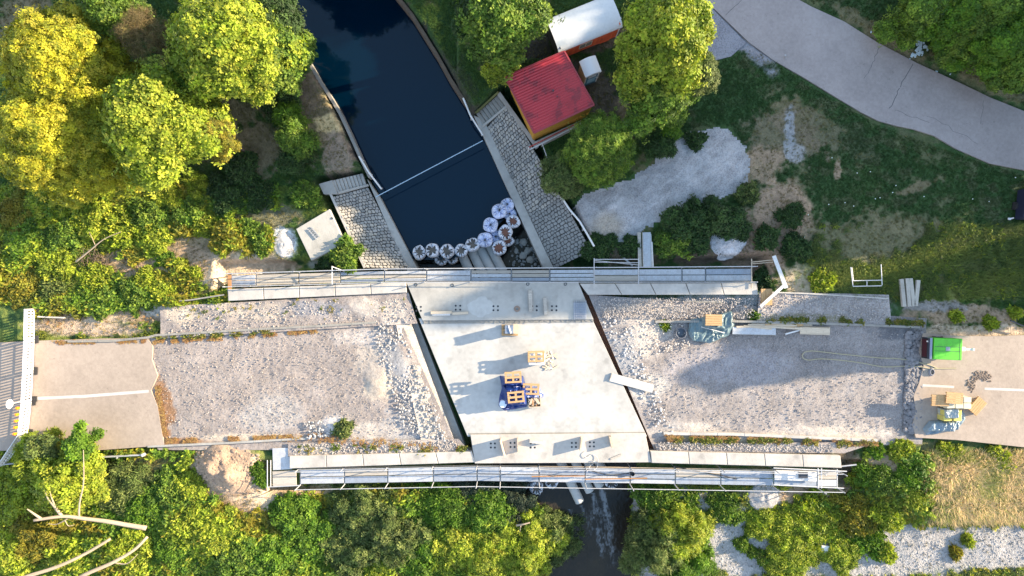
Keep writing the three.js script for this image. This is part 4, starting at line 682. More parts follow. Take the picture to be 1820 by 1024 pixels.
function rockGeo(seed) { const g = new THREE.IcosahedronGeometry(1, 1), p = g.attributes.position, r = rngOf(seed), k = [r() * 9, r() * 9]; for (let i = 0; i < p.count; i++) { const v = V3().fromBufferAttribute(p, i), f = .7 + .6 * vn(v.x * 1.5 + k[0] + 5, v.y * 1.5 + v.z * 1.3 + k[1] + 5, seed); v.multiplyScalar(f); p.setXYZ(i, v.x, v.y * .7, v.z); } g.computeVertexNormals(); return triUV(g); }
const rocks = [1, 2, 3].map((s) => rockGeo(s * 13));
{
  const r = rngOf(77), m = M.stone[1]; let n = 0;
  for (const [u, v, s, l] of [[930, 430, .3, 'pale boulder in the drained corner, closest to the torn big bag'], [938, 446, .3, 'pale boulder at the middle of the rock line below the eastern bank'], [930, 455, .34, 'largest pale boulder of the rock line in the drained corner'], [942, 462, .3, 'pale boulder at the southern end of the rock line beside the scaffold'], [918, 446, .2, 'small dark rock between the lone soil bag and the boulder line'], [770, 466, .2, 'grey rock in the shadow under the second dam bag from the west']]) {
    const o = single('rock', l, 'rock', rocks[n % 3].clone(), m, n < 5 ? 'rocks in the drained corner below the big bags' : undefined);
    const p = P(u, v, -3.1); o.position.set(p.x, groundH(p.x, p.z) + s * .3, p.z); o.rotation.y = r() * 6; o.scale.setScalar(s); n++;
  }
  const sm = []; for (let k = 0; k < 90; k++) { const u = 905 + r() * 55, v = 420 + r() * 55, p = P(u, v, -3.2), s = .04 + r() * r() * .15; sm.push(rocks[k % 3].clone().rotateY(r() * 6).scale(s, s, s).translate(p.x, groundH(p.x, p.z) + s * .3, p.z)); }
  const so = part(scene, 'stones', sm, M.stone[2]); so.userData = { kind: 'stuff', label: 'small stones on the drained mud below the big bags' };
}

// ---------------------------------------------------------------- pallets
function makePallet(kind, label) {
  const g = thing('pallet', label, 'pallet'), m = kind === 'grey' ? M.woodPale : M.wood, n = kind === 'open' ? 3 : 5;
  for (let i = 0; i < n; i++) { const w = n === 3 ? [.13, .15, .13][i] : .145, z = -.4 + w / 2 + i * (.8 - w) / (n - 1); part(g, 'board', box(1.2, .022, w, 0, .133, z), m); }
  for (const x of [-.53, 0, .53]) { part(g, 'cross_board', box(.145, .022, .8, x, .11, 0), m); for (const z of [-.35, 0, .35]) part(g, 'block', box(.145, .078, .12, x, .06, z), m); }
  for (const z of [-.35, 0, .35]) part(g, 'runner', box(1.2, .022, .1, 0, .011, z), m);
  return g;
}
const palO = makePallet('open', 'bare wooden pallet lying on top of the white bags in the middle of the deck'), palF = makePallet('full', 'pale slatted pallet lying askew alone on the eastern road');
const put = (o, u, v, y, ry) => { const p = P(u, v, y + .14); o.position.set(p.x, y, p.z); o.rotation.y = ry; return o; };
put(palO, 953, 634, 1.02, .03); put(palF, 1738, 722, .35, .86);
palF.rotation.z = 0;
const deckG = 'pallets on the bridge deck';
put(copyOf(palO, [0, 0, 0], 0, 'wooden pallet at the northern edge of the blue tarpaulin'), 912, 671, 1.16, .05);
put(copyOf(palO, [0, 0, 0], 0, 'wooden pallet lying on the middle of the dark blue tarpaulin'), 917, 706, 1.22, .1);
put(copyOf(palO, [0, 0, 0], 0, 'wooden pallet mostly hidden under the pale blue sheet'), 944, 692, .72, -.03).scale.z = 1;
put(copyOf(palO, [0, 0, 0], 0, 'wooden pallet under the grey-wrapped load near the northern deck edge'), 906, 587, .0, .0);
put(copyOf(palF, [0, 0, 0], 0, 'wooden pallet on the grey-green tarpaulin by the plank stack'), 1269, 569, .72, -.02);
put(copyOf(palF, [0, 0, 0], 0, 'brown pallet at the western end of the stack on the eastern road'), 1672, 712, .98, 0).rotation.z = .06;
put(copyOf(palF, [0, 0, 0], 0, 'pale pallet on top of the cement bags on the eastern road'), 1697, 708, 1.16, -.08);
put(copyOf(palF, [0, 0, 0], 0, 'orange pallet set against the north-east coping behind the white boards'), 1363, 528, .25, Math.PI / 2);
// loads
{
  const o = thing('wrapped_load', 'grey plastic wrapped load on a pallet near the northern deck edge', 'wrapped load', P(907, 584, 0).setY(.146)), sh = mat([.19, .23, .30], { roughness: .28 });
  const g = new THREE.BoxGeometry(.72, 1.05, .7, 8, 8, 8), p = g.attributes.position; for (let i = 0; i < p.count; i++) { const v = V3().fromBufferAttribute(p, i), f = 1 + .12 * (fbm(v.x * 5 + 9, v.z * 5 + v.y * 4 + 9, 3, 701) - .5); p.setXYZ(i, v.x * f, v.y + (v.y > .3 ? .1 * (fbm(v.x * 6 + 4, v.z * 6 + 4, 3, 703) - .5) : 0), v.z * f); } g.computeVertexNormals();
  part(o, 'wrapping', g.scale(.82, 1, .84).translate(-.08, .53, 0), sh);
  part(o, 'strip', bar(V3(-.12, 1.08, -.3), V3(.06, 1.09, .28), .12, .02), M.whitePaint);
  part(o, 'box', box(.4, .5, .7, .42, .25, 0, 0, .01), M.woodPale);
  const b = thing('bag_stack', 'stack of white cement bags under the pallet in the middle of the deck', 'bag stack', P(953, 636, 0).setY(0)), r = rngOf(8), wm = mat([.70, .69, .66], { roughness: .7 });
  part(b, 'base_board', box(1.2, .12, .85, 0, .06, 0), M.woodGrey);
  for (let k = 0; k < 8; k++) for (const [x, z] of [[-.3, -.2], [.3, -.2], [-.3, .22], [.3, .22]]) part(b, 'cement_bag', box(.58, .125, .41, x + (r() - .5) * .04, .19 + k * .112, z + (r() - .5) * .04, (r() - .5) * .06, .05), wm);
  const s = thing('offcut_heap', 'scattered wood offcuts beside the pallet in the middle of the deck', 'offcuts', P(978, 640, 0).setY(0));
  for (let k = 0; k < 22; k++) { const l = .2 + r() * .45; part(s, 'offcut', box(l, .035, .06 + r() * .05, (r() - .5) * .8, .02 + r() * .14, (r() - .5) * 1.3, r() * 3), k % 4 ? M.woodPale : M.whitePaint); }
}
function tarp(label, outline, color, supports, seed, name = 'tarpaulin', rough = .35, foldAmp = .07) {
  const w = XZ(outline, 0), cx = w.reduce((a, p) => a + p[0], 0) / w.length, cz = w.reduce((a, p) => a + p[1], 0) / w.length, nA = 120, nR = 36, pos = [], idx = [], o = thing(name, label, name, [cx, 0, cz]);
  const reach = (a) => { let best = .3; const dx = Math.cos(a), dz = Math.sin(a); for (let i = 0; i < w.length; i++) { const [ax, az] = [w[i][0] - cx, w[i][1] - cz], [bx, bz] = [w[(i + 1) % w.length][0] - cx, w[(i + 1) % w.length][1] - cz], ex = bx - ax, ez = bz - az, den = dx * ez - dz * ex; if (Math.abs(den) < 1e-6) continue; const t = (ax * ez - az * ex) / den, s = (ax * dz - az * dx) / den; if (t > 0 && s >= 0 && s <= 1) best = Math.max(best, t); } return best; };
  const H = (x, z) => { let h = 0; for (const [u, v, rx, rz, hh, ry = 0] of supports) { const dx = x - X(u, hh * .8), dz = z - Z(v, hh * .8), c = Math.cos(ry), s = Math.sin(ry), ax = Math.abs(dx * c - dz * s) / rx, az = Math.abs(dx * s + dz * c) / rz, d = Math.max(ax, az); h = Math.max(h, hh * (1 - ss(.9, 1.45, d))); } return h; };
  for (let i = 0; i <= nR; i++) for (let k = 0; k < nA; k++) {
    const a = k / nA * 2 * Math.PI, e = reach(a) * (1 + .14 * (fbm(Math.cos(a) * 3 + 9, Math.sin(a) * 3 + 9, 3, seed) - .5)), s = i / nR, x = cx + Math.cos(a) * e * s, z = cz + Math.sin(a) * e * s;
    const rid = 1 - Math.abs(2 * fbm(x * 2.2 + 30, z * 1.6 + 30 + x, 3, seed + 1) - 1), rid2 = 1 - Math.abs(2 * fbm(x * 5 + 30, z * 6 + 30, 2, seed + 2) - 1), f = 1 - ss(.9, 1, s);
    pos.push(x - cx, .012 + H(x, z) * (1 - ss(.94, 1, s) * .9) + f * foldAmp * (Math.pow(rid, 3) * 1.8 + rid2 * rid2 * .6), z - cz);
  }
  for (let i = 0; i < nR; i++) for (let k = 0; k < nA; k++) { const a = i * nA + k, b = i * nA + (k + 1) % nA; idx.push(a, b, a + nA, b, b + nA, a + nA); }
  const g = new THREE.BufferGeometry(); g.setAttribute('position', new THREE.Float32BufferAttribute(pos, 3)); g.setIndex(idx); g.computeVertexNormals();
  part(o, 'sheet', g, mat(color, { roughness: rough }));
  return o;
}
tarp('crumpled dark blue tarpaulin under the pallets on the deck', [[888, 668], [930, 668], [936, 690], [938, 715], [936, 724], [898, 730], [886, 722], [888, 700], [892, 690]], [.012, .035, .17], [[912, 672, .66, .48, .95], [916, 704, .7, .55, 1.0], [912, 688, .5, .5, .7]], 811, 'tarpaulin', .3, .11);
tarp('pale blue plastic sheet beside the dark blue tarpaulin', [[932, 684], [958, 686], [966, 700], [966, 706], [940, 712], [930, 700]], [.13, .17, .36], [[944, 696, .5, .4, .62]], 821, 'plastic_sheet', .25, .09);
tarp('crumpled grey-green tarpaulin by the plank stack', [[1226, 568], [1255, 562], [1300, 552], [1306, 575], [1296, 596], [1262, 611], [1230, 606], [1222, 588]], [.13, .19, .205], [[1269, 571, .62, .45, .5], [1292, 566, .3, .5, .25]], 831, 'tarpaulin', .32, .1);
tarp('grey-blue tarpaulin heaped south of the pallets on the eastern road', [[1640, 762], [1652, 748], [1690, 745], [1706, 742], [1712, 728], [1716, 745], [1700, 764], [1668, 770], [1646, 774]], [.20, .26, .30], [[1672, 758, .9, .3, .25]], 841, 'tarpaulin', .25, .12);
tarp('clear plastic sheet over yellow bags beside the pallets on the eastern road', [[1664, 724], [1702, 722], [1706, 738], [1698, 748], [1668, 746]], [.33, .37, .37], [[1682, 732, .7, .42, .8]], 851, 'plastic_sheet', .18, .1);
{
  const wm = mat([.62, .56, .40], { roughness: .7 }), r = rngOf(19), b = thing('bag_stack', 'stack of bags between the pallets on the eastern road', 'bag stack', P(1688, 712, 0).setY(0));
  for (let k = 0; k < 9; k++) for (const [x, z] of [[-.6, -.2], [0, -.2], [.6, -.2], [-.6, .22], [0, .22], [.6, .22]]) part(b, 'cement_bag', box(.58, .125, .41, x + (r() - .5) * .04, .07 + k * .112, z + (r() - .5) * .04, (r() - .5) * .06, .05), wm);
  const y = thing('bag_stack', 'short stack of yellow bags showing under the clear plastic sheet', 'bag stack', P(1681, 735, 0).setY(0)), ym = mat([.55, .47, .12], { roughness: .7 });
  for (let k = 0; k < 7; k++) for (const [x, z] of [[-.36, -.2], [.36, -.2], [-.36, .22], [.36, .22]]) part(y, 'cement_bag', box(.6, .12, .4, x + (r() - .5) * .04, .07 + k * .11, z, 0, .05), ym);
  const s = thing('timber_stack', 'timbers carrying the askew pallet on the eastern road', 'timber stack', P(1738, 722, .2).setY(0), .86);
  for (const z of [-.28, 0, .28]) part(s, 'timber', box(1.1, .34, .12, 0, .17, z, 0, .01), M.woodGrey);
  const dr = thing('barrel', 'round lidded white drum at the corner of the blue tarpaulin', 'drum', P(894, 718, .7).setY(0)), wh = mat([.60, .66, .78], { roughness: .4 });
  part(dr, 'body', new THREE.CylinderGeometry(.25, .24, .75, 24).translate(0, .4, 0), wh); part(dr, 'lid', [new THREE.CylinderGeometry(.27, .27, .05, 24).translate(0, .79, 0), new THREE.TorusGeometry(.25, .02, 8, 24).rotateX(Math.PI / 2).translate(0, .815, 0)], mat([.70, .76, .86], { roughness: .4 }));
  const c = thing('offcut_crate', 'pale wooden crate of offcuts beside the pale blue sheet', 'crate', P(950, 713, .4).setY(0), .06);
  for (const [w, d, x, z] of [[.9, .04, 0, -.42], [.9, .04, 0, .42], [.04, .8, -.43, 0], [.04, .8, .43, 0]]) part(c, 'side_board', box(w, .5, d, x, .25, z), M.woodPale); part(c, 'floor', box(.84, .04, .8, 0, .03, 0), M.woodPale);
  for (let k = 0; k < 14; k++) part(c, 'offcut', box(.08 + r() * .06, .05, .4 + r() * .3, (r() - .5) * .55, .36 + r() * .16, (r() - .5) * .25, (r() - .5) * 1.4), k % 3 ? M.woodPale : M.woodOrange);
}
// ---------------------------------------------------------------- boards, planks, posts
const board = (label, a, b, w, h, m, y, name = 'board', cat = 'board') => single(name, label, cat, [bar(P(...a, y).setY(y + h / 2), P(...b, y).setY(y + h / 2), w, h)], m);
{
  const o = board('wide pale board bridging the eastern joint of the deck', [1085, 670], [1161, 691], .62, .05, mat([.60, .60, .60], { map: woodMap }), .02); o.rotation.z = 0;
  single('board_batten', 'dark batten at the western end of the wide joint board', 'batten', [bar(P(1084, 676, .1).setY(.1), P(1088, 664, .1).setY(.1), .07, .09)], M.woodGrey);
  board('upright grey beam lying across the northern deck edge, west of its twin', [942, 516], [943.5, 553], .26, .22, M.woodGrey, .14, 'beam', 'beam');
  board('short grey beam lying across the northern deck edge, east of its twin', [968, 530], [970, 559], .24, .3, M.woodGrey, .14, 'beam', 'beam');
  board('long pale plank along the southern border of the northern deck edge', [766, 556], [803, 555], .2, .16, M.woodPale, .14, 'plank', 'plank');
  board('second pale plank in line behind the long plank on the deck edge', [804, 557.5], [832, 556], .18, .14, M.woodPale, .14, 'plank', 'plank');
  board('white board fragment behind the long plank on the deck edge', [768, 559], [800, 559], .14, .08, M.whitePaint, .14);
  const g = thing('mesh_stack', 'stack of steel reinforcing mesh at the north-eastern deck corner', 'mesh stack', P(1031, 551, .2).setY(.14)), r = rngOf(4);
  for (let k = 0; k < 3; k++) { for (let i = 0; i < 7; i++) part(g, 'bar', box(.02, .02, 1.4, -.42 + i * .14, .02 + k * .05, 0), M.steelLight); for (let i = 0; i < 8; i++) part(g, 'bar', box(.95, .02, .02, 0, .035 + k * .05, -.65 + i * .18), M.steelLight); }
  part(g, 'tray', box(.95, .03, 1.2, 0, .012, .05), mat([.42, .45, .52], { roughness: .6 }));
  single('ring_coil', 'coiled brown rope on the northern deck edge', 'coil', [0, 1, 2].map((k) => new THREE.TorusGeometry(.2 - k * .04, .03, 6, 24).rotateX(Math.PI / 2).translate(X(919, .2), .18 + k * .02, Z(549, .2))), mat([.30, .22, .17]));
  board('upright formwork board at the south deck edge, tallest', [876, 779], [884, 808], .08, .8, M.woodPale, .12).rotation.y = 0;
  scene.children.at(-1).position.set(.55, 0, 0);
  board('pale plank stub between the bolt holes on the south deck edge', [941, 783], [965, 786], .22, .3, M.coping, .12, 'plank', 'plank');
  board('leaning formwork board on the south deck edge west of the cable coil', [1033, 776], [1030, 798], .1, .62, M.woodPale, .12);
  board('second leaning formwork board on the south deck edge', [1083, 774], [1087, 793], .16, .55, M.woodPale, .12);
  board('short formwork board over the second bolt group of the south deck edge', [920, 778], [921, 803], .08, .4, M.woodPale, .12);
  board('flat grey board near the south deck border east of the coil', [1085, 816], [1104, 808], .12, .05, M.woodGrey, .12);
  single('cable_tangle', 'pale looped cable tangle hanging over the southern deck edge', 'cable', [hose([[1040, 803], [1037, 808], [1044, 814], [1052, 808], [1060, 812], [1064, 820], [1056, 828], [1049, 834], [1054, 838], [1062, 836], [1064, 826], [1054, 820], [1046, 822], [1040, 828]].map(([u, v], i) => P(u, v, .25).setY(v < 822 ? .16 + (i % 3) * .03 : -.35 + (i % 3) * .1)), .022, 120)], mat([.55, .54, .52]));
  // plank stack on the eastern bed
  const s = thing('plank_stack', 'stack of weathered planks and boards beside the eastern kerb', 'plank stack', P(1385, 585, 0).setY(-.22));
  const pl = (a, b, w, y, m, h = .05) => partW(s, 'plank', bar(P(...a, y).setY(y), P(...b, y).setY(y), w, h), m);
  for (let k = 0; k < 4; k++) pl([1302, 588.5 - k * .3], [1379, 590 - k * .3], .52, -.12 + k * .07, k === 3 ? M.steelLight : M.woodGrey, .06);
  for (let k = 0; k < 5; k++) pl([1422, 586.5 + k * .4], [1475, 588 + k * .4], .58 - k * .02, -.12 + k * .07, M.woodPale, .06);
  for (let k = 0; k < 12; k++) { const u = 1305 + r() * 60, v = 575 + r() * 8; pl([u, v], [u + 40 + r() * 70, v + (r() - .3) * 8], .1 + r() * .06, -.06 + k * .022, k % 3 ? M.woodPale : M.wood, .03); }
  pl([1396, 594], [1425, 586], .1, .1, M.whitePaint, .05); pl([1400, 582], [1440, 585], .14, .13, M.woodPale, .04);
  single('tub', 'round grey mortar tub beside the grey-green tarpaulin', 'tub', [new THREE.CylinderGeometry(.38, .3, .4, 28, 1, true).translate(X(1210, .1), .02, Z(592, .1)), new THREE.CircleGeometry(.33, 28).rotateX(-Math.PI / 2).translate(X(1210, .1), -.12, Z(592, .1)), new THREE.TorusGeometry(.38, .03, 8, 28).rotateX(Math.PI / 2).translate(X(1210, .1), .22, Z(592, .1))], mat([.13, .14, .165], { roughness: .5 }));
  single('white_rod', 'thin white rod lying on the grey-green tarpaulin', 'rod', [rod(P(1246, 581, .35).setY(.42), P(1288, 592, .2).setY(.22), .03)], M.whitePaint);
  // concrete posts on the grass
  for (const [a, b, l] of [[[1602, 496], [1607, 545], 'westernmost of the four concrete posts on the grass'], [[1612, 495], [1616, 545], 'second of the four concrete posts from the west, touching the third'], [[1618, 495], [1624, 544], 'third of the four concrete posts from the west, touching the second'], [[1632, 498], [1627, 544], 'easternmost concrete post on the grass, splayed apart']]) single('concrete_post', l, 'post', [bar(P(...a, .1).setY(.08), P(...b, .1).setY(.08), .27, .2)], mat([.48, .45, .40], { map: concreteMap, roughness: .9 }), 'concrete posts laid out on the grass');
  // tubular frame
  const f = thing('tube_frame', 'white tubular metal frame lying in the grass', 'frame', P(1542, 495, 0).setY(-.1)), t = (a, b) => partW(f, 'tube', rod(P(...a, .25), P(...b, .25), .032), M.whitePaint);
  t([1512, 475], [1516, 508]); t([1566, 470], [1568, 507]); t([1516, 499], [1568, 498]); t([1516, 509], [1567, 508]); t([1514, 475], [1517, 499]); t([1541, 500], [1541, 509]);
  // gangway
  const gw = thing('gangway', 'narrow plank gangway from the bank to the northern scaffold', 'gangway', P(1145, 445, -.3).setY(-.5));
  partW(gw, 'plank', bar(P(1136, 413, -.3), P(1137.5, 474, -.3), .26, .06), M.woodGrey); partW(gw, 'plank', bar(P(1149, 413, -.28), P(1150.5, 474, -.28), .62, .06), M.steelLight);
  partW(gw, 'edge_rail', bar(P(1142, 413, -.2), P(1143, 474, -.2), .04, .1), M.woodGrey); partW(gw, 'hand_rail', rod(P(1159, 430, .2), P(1161, 474, .2), .035), M.whitePaint); partW(gw, 'hand_rail', rod(P(1157, 416, -.2), P(1159, 474, -.2), .03), M.whitePaint);
  single('pipe', 'grey pipe slanting out under the northern scaffold', 'pipe', [rod(P(1103, 453, -.7), P(1124, 472, -1.0), .08)], M.steelLight);
  // white boards at the north-east corner
  const wb = thing('barrier_board', 'long white warning board standing at the north-east wing wall corner', 'barrier board', P(1386, 480, 0).setY(-.2));
  for (const q of [bar(P(1377, 458, .5).setY(.55), P(1393, 510, .5).setY(.55), .05, .32), bar(P(1374, 455, .55).setY(.7), P(1396, 512, .55).setY(.7), .28, .03)]) partW(wb, 'board', q, M.whitePaint);
  for (const q of [rod(P(1378, 460, .4), P(1378, 460, .4).setY(-.4), .04), rod(P(1393, 508, .4), P(1393, 508, .4).setY(-.4), .04)]) partW(wb, 'post', q, M.woodPale);
  const wc = thing('barrier_board', 'shorter white warning board in front of the orange pallet', 'barrier board', P(1370, 530, 0).setY(-.2));
  for (const q of [bar(P(1393, 507, .6).setY(.7), P(1351, 545, .6).setY(.7), .22, .04), bar(P(1393, 508, .5).setY(.55), P(1352, 545, .5).setY(.55), .05, .28)]) partW(wc, 'board', q, M.whitePaint);
  for (const q of [rod(P(1390, 510, .4), P(1390, 510, .4).setY(-.4), .04), rod(P(1354, 543, .4), P(1354, 543, .4).setY(-.4), .04)]) partW(wc, 'post', q, M.woodPale);
}
// ---------------------------------------------------------------- slab with handle, spoil heaps, small things
{
  const s = thing('concrete_slab', 'square concrete chamber slab on the western bank', 'slab', P(570, 418, -.5).setY(-1));
  partW(s, 'slab', prismPx([[526, 407], [585, 372], [613, 433], [553, 463]], -1.1, -.42, .02), mat([.46, .44, .40], { map: concreteMap, roughness: .92, bumpMap: noiseBump, bumpScale: .012 }));
  const pr = [P(551, 405, -.4), P(566, 423, -.4)]; partW(s, 'ladder', [bar(pr[0].clone().add(V3(.1, .05, -.08)), pr[1].clone().add(V3(.1, .05, -.08)), .05, .06), bar(pr[0].clone().add(V3(-.12, .05, .1)), pr[1].clone().add(V3(-.12, .05, .1)), .05, .06), ...[.15, .35, .55, .75, .95].map((t) => { const m = pr[0].clone().lerp(pr[1], t); return rod(m.clone().add(V3(.1, .05, -.08)), m.clone().add(V3(-.12, .05, .1)), .02); })], M.steel);
  partW(s, 'lifting_eye', [new THREE.TorusGeometry(.07, .02, 6, 12).rotateX(Math.PI / 2).translate(X(590, -.4), -.4, Z(388, -.4))], M.darkSteel);
  // gravel heap
  const out = [[1020, 372], [1040, 345], [1085, 330], [1120, 322], [1165, 290], [1180, 262], [1200, 243], [1245, 230], [1285, 229], [1318, 252], [1334, 285], [1326, 320], [1300, 340], [1265, 358], [1220, 372], [1180, 388], [1150, 402], [1115, 430], [1060, 436], [1035, 405]], w = XZ(out, .1), xs = w.map((p) => p[0]), zs = w.map((p) => p[1]), x0 = Math.min(...xs), x1 = Math.max(...xs), z0 = Math.min(...zs), z1 = Math.max(...zs), nx = 110, nz = 76, pos = [], uv = [], col = [], idx = [], keep = [];
  for (let j = 0; j <= nz; j++) for (let i = 0; i <= nx; i++) { const x = lerp(x0 - .3, x1 + .3, i / nx), z = lerp(z0 - .3, z1 + .3, j / nz), d = sdPoly(w, x, z) + (fbm(x * 2 + 30, z * 2 + 30, 3, 61) - .5) * .7, n = fbm(x * .9 + 20, z * .9 + 20, 4, 63), n2 = fbm(x * 4 + 20, z * 4 + 20, 3, 65); pos.push(x, Math.max(groundH(x, z) - .12 + 0, groundH(x, z) + .02 + ss(-.05, 1.6, d) * (.16 + .42 * n) + .07 * n2 * ss(0, .3, d)), z); uv.push(x, z); const st = fbm(((x - X(1180)) * .78 - (z - Z(330)) * .62) * .7 + 30, ((x - X(1180)) * .62 + (z - Z(330)) * .78) * 5 + 60, 3, 68), c = mix3(mul3([.48, .465, .46], .5 + .45 * n + .5 * st), [.44, .38, .31], ss(.2, .9, 1.3 - Math.hypot(x - X(1080), z - Z(405)) / 1.6)); col.push(...mul3(c, .82 + .36 * n2)); keep.push(d > 0); }
  for (let j = 0; j < nz; j++) for (let i = 0; i < nx; i++) { const a = j * (nx + 1) + i; if (keep[a] || keep[a + 1] || keep[a + nx + 1]) idx.push(a, a + nx + 1, a + 1, a + 1, a + nx + 1, a + nx + 2); }
  const g = new THREE.BufferGeometry(); g.setAttribute('position', new THREE.Float32BufferAttribute(pos, 3)); g.setAttribute('uv', new THREE.Float32BufferAttribute(uv, 2)); g.setAttribute('color', new THREE.Float32BufferAttribute(col, 3)); g.setIndex(idx); g.computeVertexNormals();
  const hp = new THREE.Mesh(g, M.gravel); hp.name = 'gravel_heap'; hp.userData = { label: 'long flat heap of blue-grey gravel on the eastern bank', category: 'gravel heap' }; hp.castShadow = hp.receiveShadow = true; scene.add(hp);
  const heap = (label, u, v, r, h, c, seed, y, ex = 1) => { const nA = 40, nR = 14, ps = [], cs = [], id = [], us = []; const p = P(u, v, y); for (let i = 0; i <= nR; i++) for (let k = 0; k < nA; k++) { const a = k / nA * 6.2832, s = i / nR, R = r * s * (1 + .55 * (fbm(Math.cos(a) * 1.6 + 9, Math.sin(a) * 1.6 + 9, 3, seed) - .5)), x = p.x + Math.cos(a) * R * ex, z = p.z + Math.sin(a) * R; ps.push(x, Math.max(groundH(x, z), y - .5) + .03 + h * (1 - ss(0, 1, s)) * (.35 + 1.3 * fbm(x * 3 + 60, z * 3 + 60, 4, seed)) - (i === nR ? .1 : 0), z); us.push(x, z); cs.push(...mul3(c, .8 + .4 * fbm(x * 6 + 60, z * 6 + 60, 2, seed + 1))); } for (let i = 0; i < nR; i++) for (let k = 0; k < nA; k++) { const a = i * nA + k, b = i * nA + (k + 1) % nA; id.push(a, b, a + nA, b, b + nA, a + nA); } const q = new THREE.BufferGeometry(); q.setAttribute('position', new THREE.Float32BufferAttribute(ps, 3)); q.setAttribute('uv', new THREE.Float32BufferAttribute(us, 2)); q.setAttribute('color', new THREE.Float32BufferAttribute(cs, 3)); q.setIndex(id); q.computeVertexNormals(); const o = new THREE.Mesh(q, M.gravel); o.name = numbered('spoil_heap'); o.userData = { label, category: 'heap' }; o.castShadow = o.receiveShadow = true; scene.add(o); };
  heap('small heap of pale gravel between the bushes north-east of the scaffold', 1292, 432, 1.35, .5, [.62, .60, .60], 31, -.4);
  heap('small heap of pale grit beside the square slab', 503, 433, 1.0, .14, [.62, .6, .58], 33, -.6, .85);
  heap('low heap of pale sand below the south-eastern scaffold end', 1362, 889, 1.0, .2, [.42, .405, .39], 35, -1.2, 1.3);
  heap('clumpy heap of pale earth south of the western bed', 398, 832, 2.3, .3, [.42, .305, .215], 37, -.1);
  heap('small heap of broken stone on the western gravel bed', 560, 765, .7, .3, [.42, .40, .385], 39, 0);
  single('white_box', 'white polystyrene block on the southern gravel flat', 'block', [box(.82, .3, .62, X(1467, -2), groundH(X(1467, -2), Z(976, -2)) + .14, Z(976, -2), -.1, .03)], M.whitePaint);
  const dk = thing('parked_trailer', 'corner of a dark blue covered trailer at the eastern picture edge', 'trailer', P(1830, 366, .6).setY(-.25), -.1); part(dk, 'cover', box(1.5, .9, 2.2, .15, .75, -.1, 0, .08), mat([.018, .022, .05], { roughness: .5 })); part(dk, 'hitch', [rod(V3(-.7, .35, .9), V3(-1.0, .35, 1.0), .06), box(.2, .1, .16, -1.0, .36, 1.0, 0, .02)], M.whitePaint); for (const s of [-1, 1]) part(dk, 'wheel', new THREE.CylinderGeometry(.3, .3, .16, 18).rotateZ(Math.PI / 2).translate(.15 + s * .82, .3, 0), M.rubber);
  const lit = [], r = rngOf(45); for (let k = 0; k < 40; k++) { const c = k < 26, u = c ? 1630 + (r() - .5) * 26 : 1540 + r() * 160, v = c ? 88 + (r() - .5) * 30 : 40 + (u - 1500) * .35 + r() * 40, p = P(u, v, -.2), s = c ? .08 + r() * .14 : .06 + r() * .05; lit.push(box(s * 1.6, .05, s, p.x, groundH(p.x, p.z) + .1, p.z, r() * 3, .01)); }
  const l = part(scene, 'litter', lit, mat([.55, .68, .74], { roughness: .6 })); l.userData = { kind: 'stuff', label: 'scattered white litter on the verge beyond the lane' };
  const fl = []; for (let k = 0; k < 16; k++) { const u = 1420 + r() * 390, v = 260 + r() * 170, p = P(u, v); fl.push(box(.07, .03, .06, p.x, groundH(p.x, p.z) + .12, p.z, r() * 3)); }
  const f2 = part(scene, 'pale_flowers', fl, mat([.7, .74, .66])); f2.userData = { kind: 'stuff', label: 'tiny pale flowers dotted over the shaded meadow' };
  for (const [u, v, l2] of [[1396, 98, 'thin grey marker post at the near edge of the lane']]) single('marker_post', l2, 'post', [rod(P(u, v + 6, 0), P(u, v, .9), .05)], M.steelLight);
  single('hose', 'dark hose end lying at the eastern verge', 'hose', [hose([P(1840, 585, .1), P(1815, 578, .12), P(1800, 571, .12), P(1796, 570, .1)], .06, 20)], M.darkSteel);
}
{
  const r = rngOf(58), cl = []; for (let k = 0; k < 420; k++) { const big = k % 3, u = 400 + (r() + r() - 1) * 80, v = 838 + (r() + r() - 1) * 50, p = P(u, v, 0), s = .04 + .2 * r() * r() * r(); cl.push(rocks[k % 3].clone().rotateY(r() * 6).scale(s * 1.2, s * .8, s).translate(p.x, groundH(p.x, p.z) + .06 + .3 * (1 - ss(0, 2.3, Math.hypot(p.x - X(398), p.z - Z(832)))) * .7, p.z)); }
  const o = part(scene, 'earth_clods', cl, mat([.40, .285, .20], { map: gravelMap, roughness: 1 })); o.userData = { kind: 'stuff', label: 'clods of dug earth scattered over the heap south of the western bed' };
}
